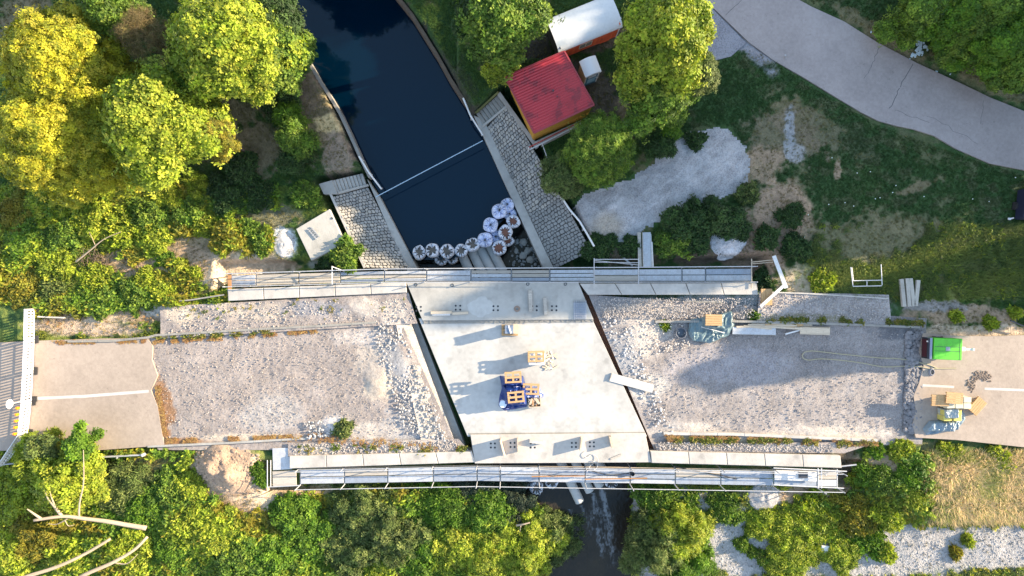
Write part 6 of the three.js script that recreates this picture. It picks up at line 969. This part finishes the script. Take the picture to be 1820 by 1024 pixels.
// shrubs and bushes: [u, v, radius px, height, palette, leaf, label]
const bushes = [
  [503, 170, 22, 2.4, 'dark', 'fine', 'dark upright shrub at the northern end of the river hedge'], [512, 205, 22, 2.6, 'bright', 'fine', 'sunlit yellow-green shrub in the river hedge'], [524, 245, 32, 3, 'green', 'fine', 'tall feathery dark green shrub in the river hedge'], [520, 285, 24, 2, 'dark', 'fine', 'dark shrub at the southern end of the river hedge'], [488, 190, 18, 1.8, 'dark', 'broad', 'small dark shrub west of the sunlit hedge shrub'],
  [540, 345, 22, 1.2, 'green', 'weed', 'low green weeds beside the western stone steps'], [430, 300, 30, 1.2, 'dark', 'weed', 'low dark bush in the shaded clearing west of the hedge'], [460, 345, 28, 1.2, 'dark', 'weed', 'dark leafy bush north of the pale grit heap'], [400, 350, 30, 1.4, 'dark', 'broad', 'dark bush in the clearing north of the sand patch'],
  [25, 385, 42, 2.2, 'gold', 'small', 'golden bush at the western picture edge below the yellow tree'], [80, 370, 38, 2, 'lime', 'broad', 'lime green bush south of the yellow tree'], [140, 345, 30, 2.4, 'lime', 'fine', 'spiky pale green bush below the gap of the yellow tree'], [110, 420, 36, 1.8, 'dark', 'broad', 'dark green bush in the western thicket'], [165, 400, 42, 2.2, 'green', 'broad', 'broad green bush in the middle of the western thicket'], [215, 410, 36, 2, 'green', 'weed', 'long-leaved green bush east of the thicket middle'],
  [265, 385, 36, 2, 'dark', 'broad', 'dark round bush beside the shaded clearing'], [275, 425, 32, 1.6, 'green', 'broad', 'bright-rimmed bush above the brushwood'], [330, 380, 34, 1.8, 'dark', 'broad', 'dark bush at the eastern end of the western thicket'], [300, 350, 26, 1.6, 'lime', 'small', 'sunlit yellowish bush at the clearing edge'], [345, 335, 22, 1.5, 'lime', 'small', 'small sunlit bush at the eastern clearing edge'], [360, 395, 26, 1.2, 'green', 'weed', 'small green bush west of the sand patch'],
  [30, 455, 40, 1.8, 'lime', 'broad', 'lime bush at the western edge above the barriers'], [40, 500, 40, 1.6, 'gold', 'broad', 'yellow bush just north of the road barriers'], [95, 470, 36, 1.6, 'green', 'broad', 'green bush above the dead branch'], [90, 520, 32, 1.2, 'olive', 'weed', 'olive bush at the verge beside the barriers'], [165, 500, 30, 1.2, 'green', 'weed', 'spiky green weeds north of the western verge'], [185, 540, 26, 1, 'dark', 'broad', 'dark weeds at the verge north of the road'], [240, 530, 28, 1.2, 'dark', 'broad', 'dark bush beside the western gravel strip'],
  [262, 500, 24, 1.6, 'lime', 'fine', 'pale feathery bush by the sand patch'], [286, 522, 24, 1.6, 'lime', 'broad', 'sunlit bush at the start of the gravel strip'], [292, 462, 13, .6, 'bright', 'weed', 'small bright green bush on the sand'], [345, 488, 13, .5, 'green', 'weed', 'flat green bush on the eastern sand patch'], [322, 468, 10, .4, 'green', 'weed', 'second flat green bush on the sand'], [412, 418, 18, .9, 'green', 'weed', 'green bush north-east of the sand patch'], [465, 430, 20, 1, 'dark', 'weed', 'dark bush touching the pale grit heap'],
  [440, 410, 20, .9, 'dark', 'weed', 'small dark bush north of the grit heap'], [620, 455, 24, .9, 'green', 'weed', 'green weeds between the square slab and the scaffold'], [600, 350, 14, .5, 'bright', 'weed', 'bright grass clump between the steps and the slab'], [585, 470, 18, .8, 'dark', 'weed', 'weeds at the southern corner of the slab'],
  [1215, 395, 36, 2, 'dark', 'weed', 'broad dark bush beside the gangway'], [1270, 385, 30, 2, 'dark', 'broad', 'dark round bush south of the gravel heap'], [1200, 430, 28, 1.4, 'green', 'weed', 'green feathery bush east of the gangway'], [1235, 430, 22, 1.2, 'dark', 'weed', 'dark bush west of the pale gravel heap'], [1300, 395, 24, 1.5, 'dark', 'broad', 'dark bush north of the pale gravel heap'], [1318, 410, 14, .8, 'dark', 'weed', 'small dark bush touching the pale gravel heap'], [1410, 383, 19, 1.1, 'dark', 'weed', 'lone dark shrub on the brown earth near the meadow'], [1363, 424, 18, 1.1, 'dark', 'weed', 'lone dark shrub on the brown earth beside the pale heap'], [1330, 345, 16, .8, 'olive', 'weed', 'small olive shrub at the heap side of the earth patch'], [1418, 440, 22, 1, 'dark', 'weed', 'dark shrub at the edge of the long grass'], [1370, 500, 18, .9, 'dark', 'weed', 'dark shrub inside the corner of the white boards'], [1060, 445, 24, .7, 'dark', 'weed', 'low dark weeds between the paved bank and the scaffold'], [1020, 395, 12, .6, 'dark', 'weed', 'weeds under the white pipe handrail'], [1120, 440, 16, .6, 'dark', 'weed', 'weeds beside the western edge of the gangway'],
  [1235, 250, 14, .8, 'dark', 'weed', 'small dark shrub at the northern tip of the gravel heap'],
  // south
  [110, 850, 60, 4.5, 'lime', 'broad', 'leafy crown over the southern end of the barriers'], [60, 815, 40, 4, 'lime', 'fine', 'pale feathery crown covering the guard rail'], [80, 795, 22, 4.6, 'olive', 'broad', 'upright leafy shoot beside the slanted barriers'], [148, 790, 25, 5, 'green', 'broad', 'leafy branch reaching over the western road'], [150, 825, 16, 4.2, 'green', 'small', 'thin leafy stem crossing the guard rail'], [25, 880, 48, 3.5, 'lime', 'broad', 'lime bush at the western edge north of the pale trunks'], [55, 940, 46, 3, 'gold', 'fine', 'golden green bush between the pale trunks at the western edge'], [20, 985, 44, 2.6, 'lime', 'broad', 'lime bush in the south-western corner'], [120, 985, 40, 2.4, 'lime', 'broad', 'lime bush south of the thick pale trunk'], [95, 925, 34, 1.4, 'green', 'small', 'green undergrowth under the thick pale trunk'],
  [215, 865, 42, 2, 'olive', 'fine', 'feathery grey-green bush east of the leafy crown'], [250, 900, 34, 1.8, 'green', 'broad', 'green bush at the tip of the thick pale trunk'], [230, 990, 44, 2.2, 'lime', 'broad', 'sunlit green bush beside the bent pale trunk'], [300, 870, 28, 1.2, 'dark', 'broad', 'dark bush west of the clumpy earth heap'], [340, 868, 24, 1.2, 'green', 'broad', 'small green bush at the foot of the earth heap'], [330, 935, 36, 2, 'lime', 'broad', 'yellow-green bush south of the earth heap'], [375, 950, 40, 2.2, 'green', 'broad', 'mid green bush in the southern thicket, west of the bright tree'], [300, 985, 40, 1.8, 'green', 'small', 'low green bush at the bottom edge south of the earth heap'], [420, 990, 40, 2.2, 'dark', 'broad', 'dark bush at the bottom edge below the bright tree'], [470, 985, 34, 2, 'bright', 'broad', 'bright green bush at the bottom edge'], [465, 830, 14, .8, 'bright', 'weed', 'small bright weeds beside the western scaffold end'], [460, 850, 14, .7, 'bright', 'weed', 'bright weeds under the western scaffold end'],
  [515, 915, 36, 3.2, 'bright', 'broad', 'bright yellow-green young tree near the western scaffold end'], [545, 950, 40, 3, 'bright', 'broad', 'bright green crown south of the young tree'], [640, 915, 58, 3.4, 'olive', 'small', 'large olive bush below the scaffold, northern part'], [690, 945, 60, 3.6, 'olive', 'small', 'large olive bush below the scaffold, eastern part'], [615, 975, 50, 3, 'olive', 'small', 'large olive bush below the scaffold, southern part'], [745, 895, 28, 1.4, 'green', 'weed', 'green weeds east of the olive bushes'], [790, 895, 36, 1.8, 'bright', 'fine', 'bright feathery bush below the middle of the scaffold'], [860, 908, 36, 2, 'green', 'broad', 'glossy green bush on the bank above the bare earth'], [840, 872, 34, 1.4, 'blue', 'small', 'blue-green shaded bush under the scaffold'], [895, 885, 40, 1.8, 'blue', 'small', 'blue-green bush beside the stream big bags'], [925, 915, 28, 1.2, 'dark', 'weed', 'dark bush overhanging the stream bank'],
  [740, 985, 44, 2.4, 'bright', 'broad', 'bright green bush at the bottom edge below the bare earth'], [800, 980, 42, 2.2, 'green', 'broad', 'green bush at the bottom edge west of the willow'], [870, 1000, 48, 3, 'lime', 'small', 'yellow-green bush at the bottom edge beside the willow'], [930, 985, 50, 3.4, 'lime', 'small', 'lime willow bush west of the stream'], [985, 960, 44, 3.6, 'olive', 'fine', 'pale feathery willow leaning over the stream'], [680, 1005, 36, 2, 'green', 'broad', 'green bush at the bottom edge below the olive bushes'],
  [1165, 975, 50, 4, 'olive', 'fine', 'pale willow on the eastern stream bank'], [1215, 955, 46, 4, 'lime', 'fine', 'sunlit willow east of the stream, northern crown'], [1220, 1005, 44, 3.4, 'green', 'fine', 'green willow at the bottom edge east of the stream'], [1150, 875, 24, .9, 'dark', 'weed', 'dark weeds under the scaffold east of the stream'], [1175, 895, 24, .9, 'dark', 'weed', 'dark weeds on the gravel bank east of the stream'], [1215, 905, 26, 1, 'dark', 'weed', 'dark bush between gravel bank and earth'], [1290, 905, 26, .9, 'dark', 'weed', 'dark bush beside the pale sand heap'],
  [1365, 930, 28, 1.6, 'green', 'fine', 'green leafy bush below the pale sand heap'], [1405, 925, 26, 1.6, 'lime', 'fine', 'lime bush west of the long thicket'], [1440, 905, 24, 1.5, 'green', 'weed', 'green bush at the western end of the long thicket'], [1435, 950, 26, 1.6, 'lime', 'broad', 'bright clump south of the long thicket'], [1410, 985, 42, 2.2, 'lime', 'small', 'round lime bush on the gravel flat beside the white block'], [1498, 990, 28, 1.6, 'lime', 'small', 'lime bush on the gravel flat east of the white block'], [1577, 985, 16, 1.2, 'lime', 'weed', 'small upright bush alone on the gravel flat'], [1480, 920, 34, 1.6, 'lime', 'weed', 'yellow-flowered bush in the long thicket'], [1530, 910, 34, 1.8, 'gold', 'weed', 'golden bush in the middle of the long thicket'], [1540, 950, 30, 1.2, 'green', 'weed', 'green bush at the southern border of the long thicket'], [1588, 912, 26, 1.2, 'green', 'weed', 'green bush below the leafy thicket by the scaffold end'],
  [1560, 800, 15, .8, 'bright', 'weed', 'bright weeds beside the southern kerb of the eastern bed'], [1605, 802, 19, 1.0, 'green', 'weed', 'green bush below the asphalt edge'], [1622, 848, 21, 1.1, 'green', 'fine', 'feathery green bush east of the scaffold end'], [1575, 852, 20, 1.0, 'dark', 'fine', 'dark feathery bush beside the scaffold end'], [1547, 842, 18, 1.2, 'green', 'fine', 'green fronds at the eastern end of the southern scaffold'], [1630, 880, 22, 1.2, 'green', 'fine', 'green bush at the edge of the straw grass'], [1690, 812, 20, .45, 'lime', 'weed', 'olive weeds at the top of the straw bank'], [1778, 822, 20, .45, 'lime', 'weed', 'olive weeds at the eastern end of the straw bank'], [1722, 960, 9, .5, 'lime', 'weed', 'tiny lime plant on the gravel flat'], [1320, 968, 12, .6, 'dark', 'weed', 'small dark plant on the western gravel flat'], [1357, 990, 12, .6, 'dark', 'weed', 'small dark plant near the round lime bush'], [1335, 980, 8, .4, 'dark', 'weed', 'tiny dark plant between two others on the gravel flat'], [1700, 985, 10, .5, 'gold', 'weed', 'tiny golden plant on the gravel flat'],
  // verges
  [607, 762, 16, .7, 'olive', 'weed', 'olive weed clump on the southern gravel of the western bed'], [1760, 574, 9, .3, 'lime', 'weed', 'lime weeds on the verge above the compressor'], [1700, 562, 7, .2, 'lime', 'weed', 'olive weeds on the verge west of the lime weeds'], [1805, 556, 8, .3, 'lime', 'weed', 'lime weeds at the eastern end of the verge'], [1340, 562, 9, .4, 'bright', 'weed', 'small green plant at the kerb beside the plank stack'], [1180, 580, 6, .3, 'lime', 'weed', 'tiny lime plant at the western end of the eastern kerb'], [1460, 500, 18, .3, 'lime', 'weed', 'sunlit lime weeds beside the white tube frame'], 
];
bushes.forEach(([u, v, rp, h, pal, geo, label], i) => {
  let spreadK = 1, lobeK = 1; if (u < 480 && v > 320 && v < 580) { h *= .42; spreadK = 1.2; lobeK = .7; if (v > 365) rp *= .84; if (pal === 'dark' && v > 365) pal = 'green'; else if (pal === 'green') pal = 'lime'; } else if (v > 780) { h *= u > 1250 ? .42 : h > 3.9 ? .85 : u > 900 ? .62 : .46; spreadK = rp < 18 ? .9 : h < 2.4 ? 1.28 : 1.15; lobeK = h < 2.4 ? .66 : .8; if (pal === 'green') pal = i % 2 ? 'bright' : 'lime'; else if (pal === 'dark') pal = 'green'; }
  const s = rngOf(i + 500), y0 = P(u, v, -.5), gy = groundH(y0.x, y0.z), p = P(u, v, gy + h * .6), R = rp / PXM * (CAMH - gy - h * .6) / CAMH, base = groundH(p.x, p.z);
  const lift = h > 3.9 ? h - 2.2 : 0, t = thing(rp > 30 ? 'bush' : 'shrub', label, rp > 30 ? 'bush' : 'shrub', V3(p.x, base, p.z)), lobes = [], k = Math.round((rp > 30 ? 17 : rp > 15 ? 11 : 6) * spreadK * (spreadK > 1.2 ? 1.25 : 1));
  for (let j = 0; j < k; j++) { const a = j * 2.4 + s(), rad = Math.sqrt((j + .2) / k) * (.75 + .4 * s()) * R * spreadK, lr = R * (.19 + .2 * s()) * lobeK, dip = .45 + .55 * s(); lobes.push([p.x + Math.cos(a) * rad, base + lift + Math.max(lr * .25, (h - lift) * (1 - .5 * (rad / R) ** 2) * dip - lr * .6 * Math.min(1, h / R)), p.z + Math.sin(a) * rad, lr, Math.min(1, .55 * (h - lift) / R + .25)]); }
  const stems = lobes.slice(0, 5).map((l) => taper([V3(0, -.1, 0), V3((l[0] - p.x) * .4, (l[1] - base) * .6, (l[2] - p.z) * .4), V3(l[0] - p.x, l[1] - base, l[2] - p.z)], .03 + R * .012, .012, 5, 4));
  part(t, 'stem', stems, M.bark);
  crownOf(t, 'foliage', lobes, Math.round(Math.min(3600, 130 + R * R * 640 * (geo === 'small' ? 1.35 : geo === 'fine' ? 1.1 : 1))), SP[geo], PAL[pal], 700 + i, geo === 'small' ? 1.05 : .98, p.x, p.z, base);
});
// fallen and standing pale trunks in the south-western thicket
{
  const tr = (label, main, r0, r1, sides) => { const q = main.map(([u, v, y]) => P(u, v, y)), o = thing('fallen_trunk', label, 'tree trunk', V3(q[0].x, groundH(q[0].x, q[0].z), q[0].z)); partW(o, 'trunk', taper(q, r0, r1, 12, 26), M.barkPale); for (const [pts, a, b] of sides) partW(o, 'branch', taper(pts.map(([u, v, y]) => P(u, v, y)), a, b, 7, 10), M.barkPale); };
  tr('thick pale fallen trunk with a cut end lying in the south-western thicket', [[260, 939, 1.2], [230, 934, 1.5], [190, 927, 1.9], [150, 922, 2.3], [115, 918, 2.8], [60, 925, 3.2]], .17, .09, [[[[110, 918, 2.8], [98, 902, 3.1], [84, 884, 3.3], [80, 868, 3.4]], .12, .04], [[[72, 922, 3.1], [58, 912, 3.3], [48, 905, 3.4]], .1, .04], [[[140, 920, 2.4], [141, 895, 2.8], [148, 860, 3.6], [148, 800, 4.8]], .07, .025], [[[98, 902, 3.1], [90, 880, 3.4], [88, 866, 3.6]], .06, .02], [[[120, 922, 2.6], [100, 932, 2.5], [85, 931, 2.5]], .05, .02], [[[115, 925, 2.6], [122, 935, 2.4], [132, 933, 2.3]], .035, .015]]);
  tr('bent pale trunk rising from the bottom edge of the picture', [[262, 954, 1.0], [240, 976, 1.4], [200, 1000, 1.8], [150, 1022, 2.1], [120, 1040, 2.2]], .1, .15, [[[[200, 1000, 1.8], [225, 1002, 1.8], [245, 985, 1.8]], .05, .02]]);
  tr('straight pale trunk half covered by leaves in the south-western corner', [[196, 958, .8], [150, 985, 1.2], [100, 1008, 1.6], [50, 1024, 1.9], [20, 1034, 2]], .1, .14, []);
  const db = thing('dead_branch', 'grey dead branch lying over the western brushwood', 'branch', P(150, 440, .5).setY(-.7)); partW(db, 'limb', taper([P(135, 465, .3), P(160, 445, .7), P(185, 425, 1), P(215, 412, 1.1)], .07, .02, 7, 12), M.barkPale); partW(db, 'twig', taper([P(170, 438, .8), P(162, 420, 1.1), P(158, 412, 1.2)], .03, .01, 5, 6), M.barkPale);
  const r = rngOf(91), tw = []; for (let k = 0; k < 420; k++) { const g = k % 6, u = [150, 165, 330, 300, 960, 250][g] + (r() - .5) * [60, 50, 80, 90, 60, 70][g], v = [455, 470, 905, 915, 930, 1000][g] + (r() - .5) * [30, 24, 60, 50, 50, 30][g], p = P(u, v, -.5), a = r() * 6.28, l = .25 + r() * .6, h = groundH(p.x, p.z) + .05 + r() * .35; tw.push(rod(V3(p.x, h, p.z), V3(p.x + Math.cos(a) * l, h + (r() - .5) * .3, p.z + Math.sin(a) * l), .012 + r() * .012, 4)); }
  const b = part(scene, 'brushwood', tw, M.bark); b.userData = { kind: 'stuff', label: 'dry twigs and brushwood in the thickets' };
  const dw = thing('drift_log', 'short grey log on the stream bank below the blue-green bush', 'log', P(928, 936, -1.5).setY(-2)); partW(dw, 'log', taper([P(918, 934, -1.6), P(930, 932, -1.4), P(942, 929, -1.4)], .09, .05, 8, 8), M.barkPale); partW(dw, 'log_stub', taper([P(926, 932, -1.5), P(924, 945, -1.4)], .05, .02, 6, 4), M.barkPale);
}
// ---------------------------------------------------------------- grass, weeds and stones
{
  const heapP = XZ([[1015, 375], [1040, 340], [1120, 318], [1180, 258], [1245, 226], [1300, 228], [1338, 285], [1300, 345], [1180, 392], [1115, 434], [1035, 410]], 0), padP = XZ([[526, 407], [585, 372], [613, 433], [555, 463]], -.4), landP = XZ([[560, 325], [590, 318], [650, 305], [690, 350], [760, 500], [645, 480]], -.8), layP = XZ([[1205, -30], [1244, -8], [1290, 40], [1326, 76], [1300, 100], [1268, 108], [1240, 80], [1210, 30]], 0), hutP = XZ([[905, 150], [1003, 100], [1050, 200], [960, 255]], 1);
  const hard = [laneP, slopeL, slopeR, heapP, padP, landP, layP, hutP];
  const free = (x, z, u, v) => { if (v > 462 && v < 872 && u > 404 && u < 1510) return v > 462 && v < 560 && u > 1350 && !(v > 516); if (v > 540 && v < 802) { if (v < 600 && u > 1650) return v < 588; return u < 280 && v > 540 && v < 598 && u > 66; } if (sdPoly(chan, x, z) > -.45) return false; for (const h of hard) if (sdPoly(h, x, z) > -.12) return false; return true; };
  const r = rngOf(1234), short = [], long = [], weeds = [];
  for (let i = 0; i < 330000; i++) {
    const u = -20 + r() * 1860, v = -20 + r() * 1064, low = v > 880 ? -1.6 : -.5, x = X(u, low), z = Z(v, low); if (!free(x, z, u, v)) continue;
    const n = fbm(u * .02 + 3, v * .02, 3, 951), c = groundColor(x, z), green = c[1] > c[0] * 1.12, y = groundH(x, z), f = .8 + .7 * r(), far = u > 1430 && v > 400 && v < 530, straw = u > 1640 && v > 805 && v < 925;
    if (straw) { if (r() < .8) long.push([x, y, z, r() * 6.28, [2, .7 + .8 * r(), 2], mul3(mix3([.78, .58, .30], [.34, .34, .10], r() < .28 + .6 * ss(.48, .62, n) ? 1 : 0), f * .85)]); continue; }
    if (!green) { if (r() < (v > 925 && u > 1120 ? .02 : .16)) short.push([x, y, z, r() * 6.28, .8 + r() * .6, mul3(mix3(c, [.16, .15, .05], .6), f)]); continue; }
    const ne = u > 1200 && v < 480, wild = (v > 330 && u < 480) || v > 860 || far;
    if (wild && r() < (far ? .08 : .42)) weeds.push([x, y + .06, z, r() * 6.28, .5 + r() * .6, mul3(PAL[['lime', 'yellow', 'olive', 'gold', 'green'][Math.floor(r() * (far ? 3 : 5))]][far ? 2 : Math.floor(r() * 3)], f * .9)]);
    else if (wild && r() < .4 + .3 * n) long.push([x, y, z, r() * 6.28, .7 + r() * .7, mul3(mix3(c, far ? [.13, .15, .035] : [.22, .25, .05], .55), f * 1.15)]);
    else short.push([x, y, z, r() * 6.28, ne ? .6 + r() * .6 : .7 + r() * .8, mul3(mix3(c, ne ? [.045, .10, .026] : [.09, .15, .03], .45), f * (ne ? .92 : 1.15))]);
  }
  const scrub = [], pals = ['lime', 'green', 'bright', 'green', 'lime', 'gold'];
  for (let i = 0; i < 52000; i++) {
    const g = i % 23, [u0, u1, v0, v1] = g < 9 ? [-20, 490, 335, 570] : g < 21 ? [-20, 960, 800, 1044] : [1340, 1670, 785, 1010], u = lerp(u0, u1, r()), v = lerp(v0, v1, r()), low = v > 840 ? -1.4 : -.5, x = X(u, low), z = Z(v, low);
    if (!free(x, z, u, v) || (u > 1640 && v > 830)) continue;
    if (g >= 21 && r() < .45) continue;
    const c = groundColor(x, z), m = fbm(u * .022 + 60, v * .022, 4, 955), m2 = fbm(u * .012 + 9, v * .012, 3, 957); if (c[0] > c[1] * .98 || m < .36 || c[2] > .2) continue;
    const pk = PAL[pals[clamp(Math.floor((m2 - .28) * 13 + (r() - .5) * 2.2), 0, 5)]], k = pk[r() < .55 ? 0 : r() < .5 ? 1 : 2], f = .75 + .5 * r();
    scrub.push([x, groundH(x, z) + .05 + (m - .36) * 1.9 * r(), z, r() * 6.28, .55 + r() * .85, mul3(k, f)]);
  }
  instances(scene, 'scrub', SP.weed, leafMat, scrub, 'stuff', 'low leafy scrub growing together on the sunlit banks');
  const gm = new THREE.MeshPhysicalMaterial({ color: 0xffffff, roughness: .85, transmission: .3, thickness: 0, side: THREE.DoubleSide, specularIntensity: .3 }); gm.name = 'grass';
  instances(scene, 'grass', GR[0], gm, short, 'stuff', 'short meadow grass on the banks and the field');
  instances(scene, 'tall_grass', GR[1], gm, long, 'stuff', 'tall grass and straw on the banks');
  instances(scene, 'ground_cover', SP.weed, leafMat, weeds, 'stuff', 'leafy weeds covering the banks');
  // stones
  const st = [], rough = [], stoneOf = (u, v, y, s, c) => { const p = P(u, v, y); st.push([p.x, y + s * .25, p.z, r() * 6.28, [s, s * .7, s * (.7 + r() * .5)], mul3(c, .72 + .46 * r())]); };
  const inside = (poly, u, v) => sdPoly(poly, u, v) > 0, bedW = [[268, 606], [690, 582], [790, 772], [290, 782]], bedE = [[1062, 540], [1180, 560], [1200, 590], [1630, 592], [1620, 768], [1175, 768]], strips = [[[300, 545], [400, 540], [715, 530], [740, 572], [300, 598]], [[520, 790], [808, 784], [830, 802], [520, 808]], [[1060, 530], [1340, 530], [1340, 566], [1075, 566]], [[1352, 522], [1575, 530], [1575, 572], [1352, 568]], [[1170, 786], [1480, 790], [1480, 804], [1170, 800]]];
  const drop = (poly, n, y, s0, s1, c) => { const us = poly.map((p) => p[0]), vs = poly.map((p) => p[1]), u0 = Math.min(...us), u1 = Math.max(...us), v0 = Math.min(...vs), v1 = Math.max(...vs); for (let i = 0; i < n; i++) { const u = lerp(u0, u1, r()), v = lerp(v0, v1, r()); if (inside(poly, u, v)) stoneOf(u, v, y, s0 + (s1 - s0) * Math.pow(r(), 4), c); } };
  drop(bedW, 9000, -.1, .012, .055, [.38, .335, .305]); drop(bedE, 11000, -.165, .012, .06, [.37, .335, .315]); strips.forEach((p) => drop(p, 3200, .04, .014, .075, [.40, .36, .33]));
  drop([[660, 590], [700, 560], [760, 690], [800, 790], [720, 770], [690, 690]], 4200, -.02, .016, .12, [.39, .375, .365]); drop([[1062, 560], [1110, 560], [1170, 700], [1200, 770], [1170, 770]], 2600, -.1, .016, .11, [.46, .455, .46]); drop([[1610, 590], [1642, 590], [1636, 770], [1606, 770]], 2600, -.15, .04, .2, [.22, .21, .215]); drop([[1100, 555], [1200, 540], [1230, 620], [1120, 640]], 1500, -.05, .014, .08, [.54, .49, .44]); drop([[540, 750], [580, 745], [590, 775], [545, 780]], 260, .06, .02, .12, [.42, .41, .40]);
  instances(scene, 'loose_stones', triUV(new THREE.IcosahedronGeometry(1, 0)), mat([1, 1, 1], { roughness: 1 }), st, 'stuff', 'loose stones strewn over the gravel beds');
  for (let i = 0; i < 11000; i++) { const u = 1110 + r() * 720, v = 872 + r() * 160, y0 = -2, x = X(u, y0), z = Z(v, y0), c = groundColor(x, z); if (c[2] > .17 && c[0] < c[2] * 1.25 || (u < 1260 && v < 930 && u + v > 2010 && u < 1230 && r() < .5 && sdPoly(chan, x, z) < .1)) { const s = .02 + .06 * Math.pow(r(), 3); rough.push([x, groundH(x, z) + s * .15, z, r() * 6.28, [s, s * .45, s * (.7 + r() * .5)], mul3([.36, .345, .33], .55 + .7 * r())]); } }
  instances(scene, 'river_pebbles', triUV(new THREE.IcosahedronGeometry(1, 0)), mat([1, 1, 1], { roughness: 1 }), rough, 'stuff', 'grey pebbles on the gravel flat by the stream');
  // dry leaves and weeds along the kerbs
  const dl = [], kw = []; const along = (a, b, n, sp, list, cols, s0, s1, y) => { for (let i = 0; i < n; i++) { const t = r(), u = lerp(a[0], b[0], t) + (r() - .5) * 8, v = lerp(a[1], b[1], t) + (r() + r() - 1) * sp; if (fbm(u * .05, v * .05, 2, 77) < .45) continue; const p = P(u, v, y), c = cols[Math.floor(r() * cols.length)]; list.push([p.x, y, p.z, r() * 6.28, s0 + r() * (s1 - s0), mul3(c, .7 + .6 * r())]); } };
  const rust = [[.34, .17, .05], [.42, .27, .09], [.26, .14, .07]], wd = [[.20, .22, .03], [.28, .24, .04], [.12, .17, .02]];
  along([276, 608], [560, 588], 900, 5, dl, rust, .25, .6, -.08); along([280, 690], [296, 790], 800, 6, dl, rust, .25, .6, -.08); along([290, 784], [520, 778], 1200, 5, dl, rust, .25, .6, -.06); along([520, 776], [830, 800], 500, 10, dl, rust, .25, .5, .06); along([1170, 778], [1560, 788], 1500, 6, dl, rust, .25, .6, .02); along([70, 610], [260, 606], 500, 4, dl, rust, .25, .5, .01); along([300, 570], [70, 580], 160, 14, dl, [[.4, .28, .15], [.34, .17, .05], [.3, .24, .12]], .25, .5, -.05);
  along([276, 600], [480, 590], 160, 5, kw, wd, .4, .8, -.02); along([1360, 568], [1640, 574], 260, 5, kw, wd, .4, .9, .05); along([530, 796], [830, 800], 90, 9, kw, wd, .4, .9, .06); along([1200, 782], [1560, 788], 200, 5, kw, wd, .4, .9, .05); along([300, 555], [720, 545], 80, 22, kw, wd, .3, .7, .05);
  instances(scene, 'dry_leaves', SP.small, mat([1, 1, 1], { roughness: 1 }), dl, 'stuff', 'rust-brown dry leaves drifted along the kerbs'); instances(scene, 'kerb_weeds', SP.weed, leafMat, kw, 'stuff', 'small weeds rooted along the kerbs');
}
renderer.render(scene, camera);
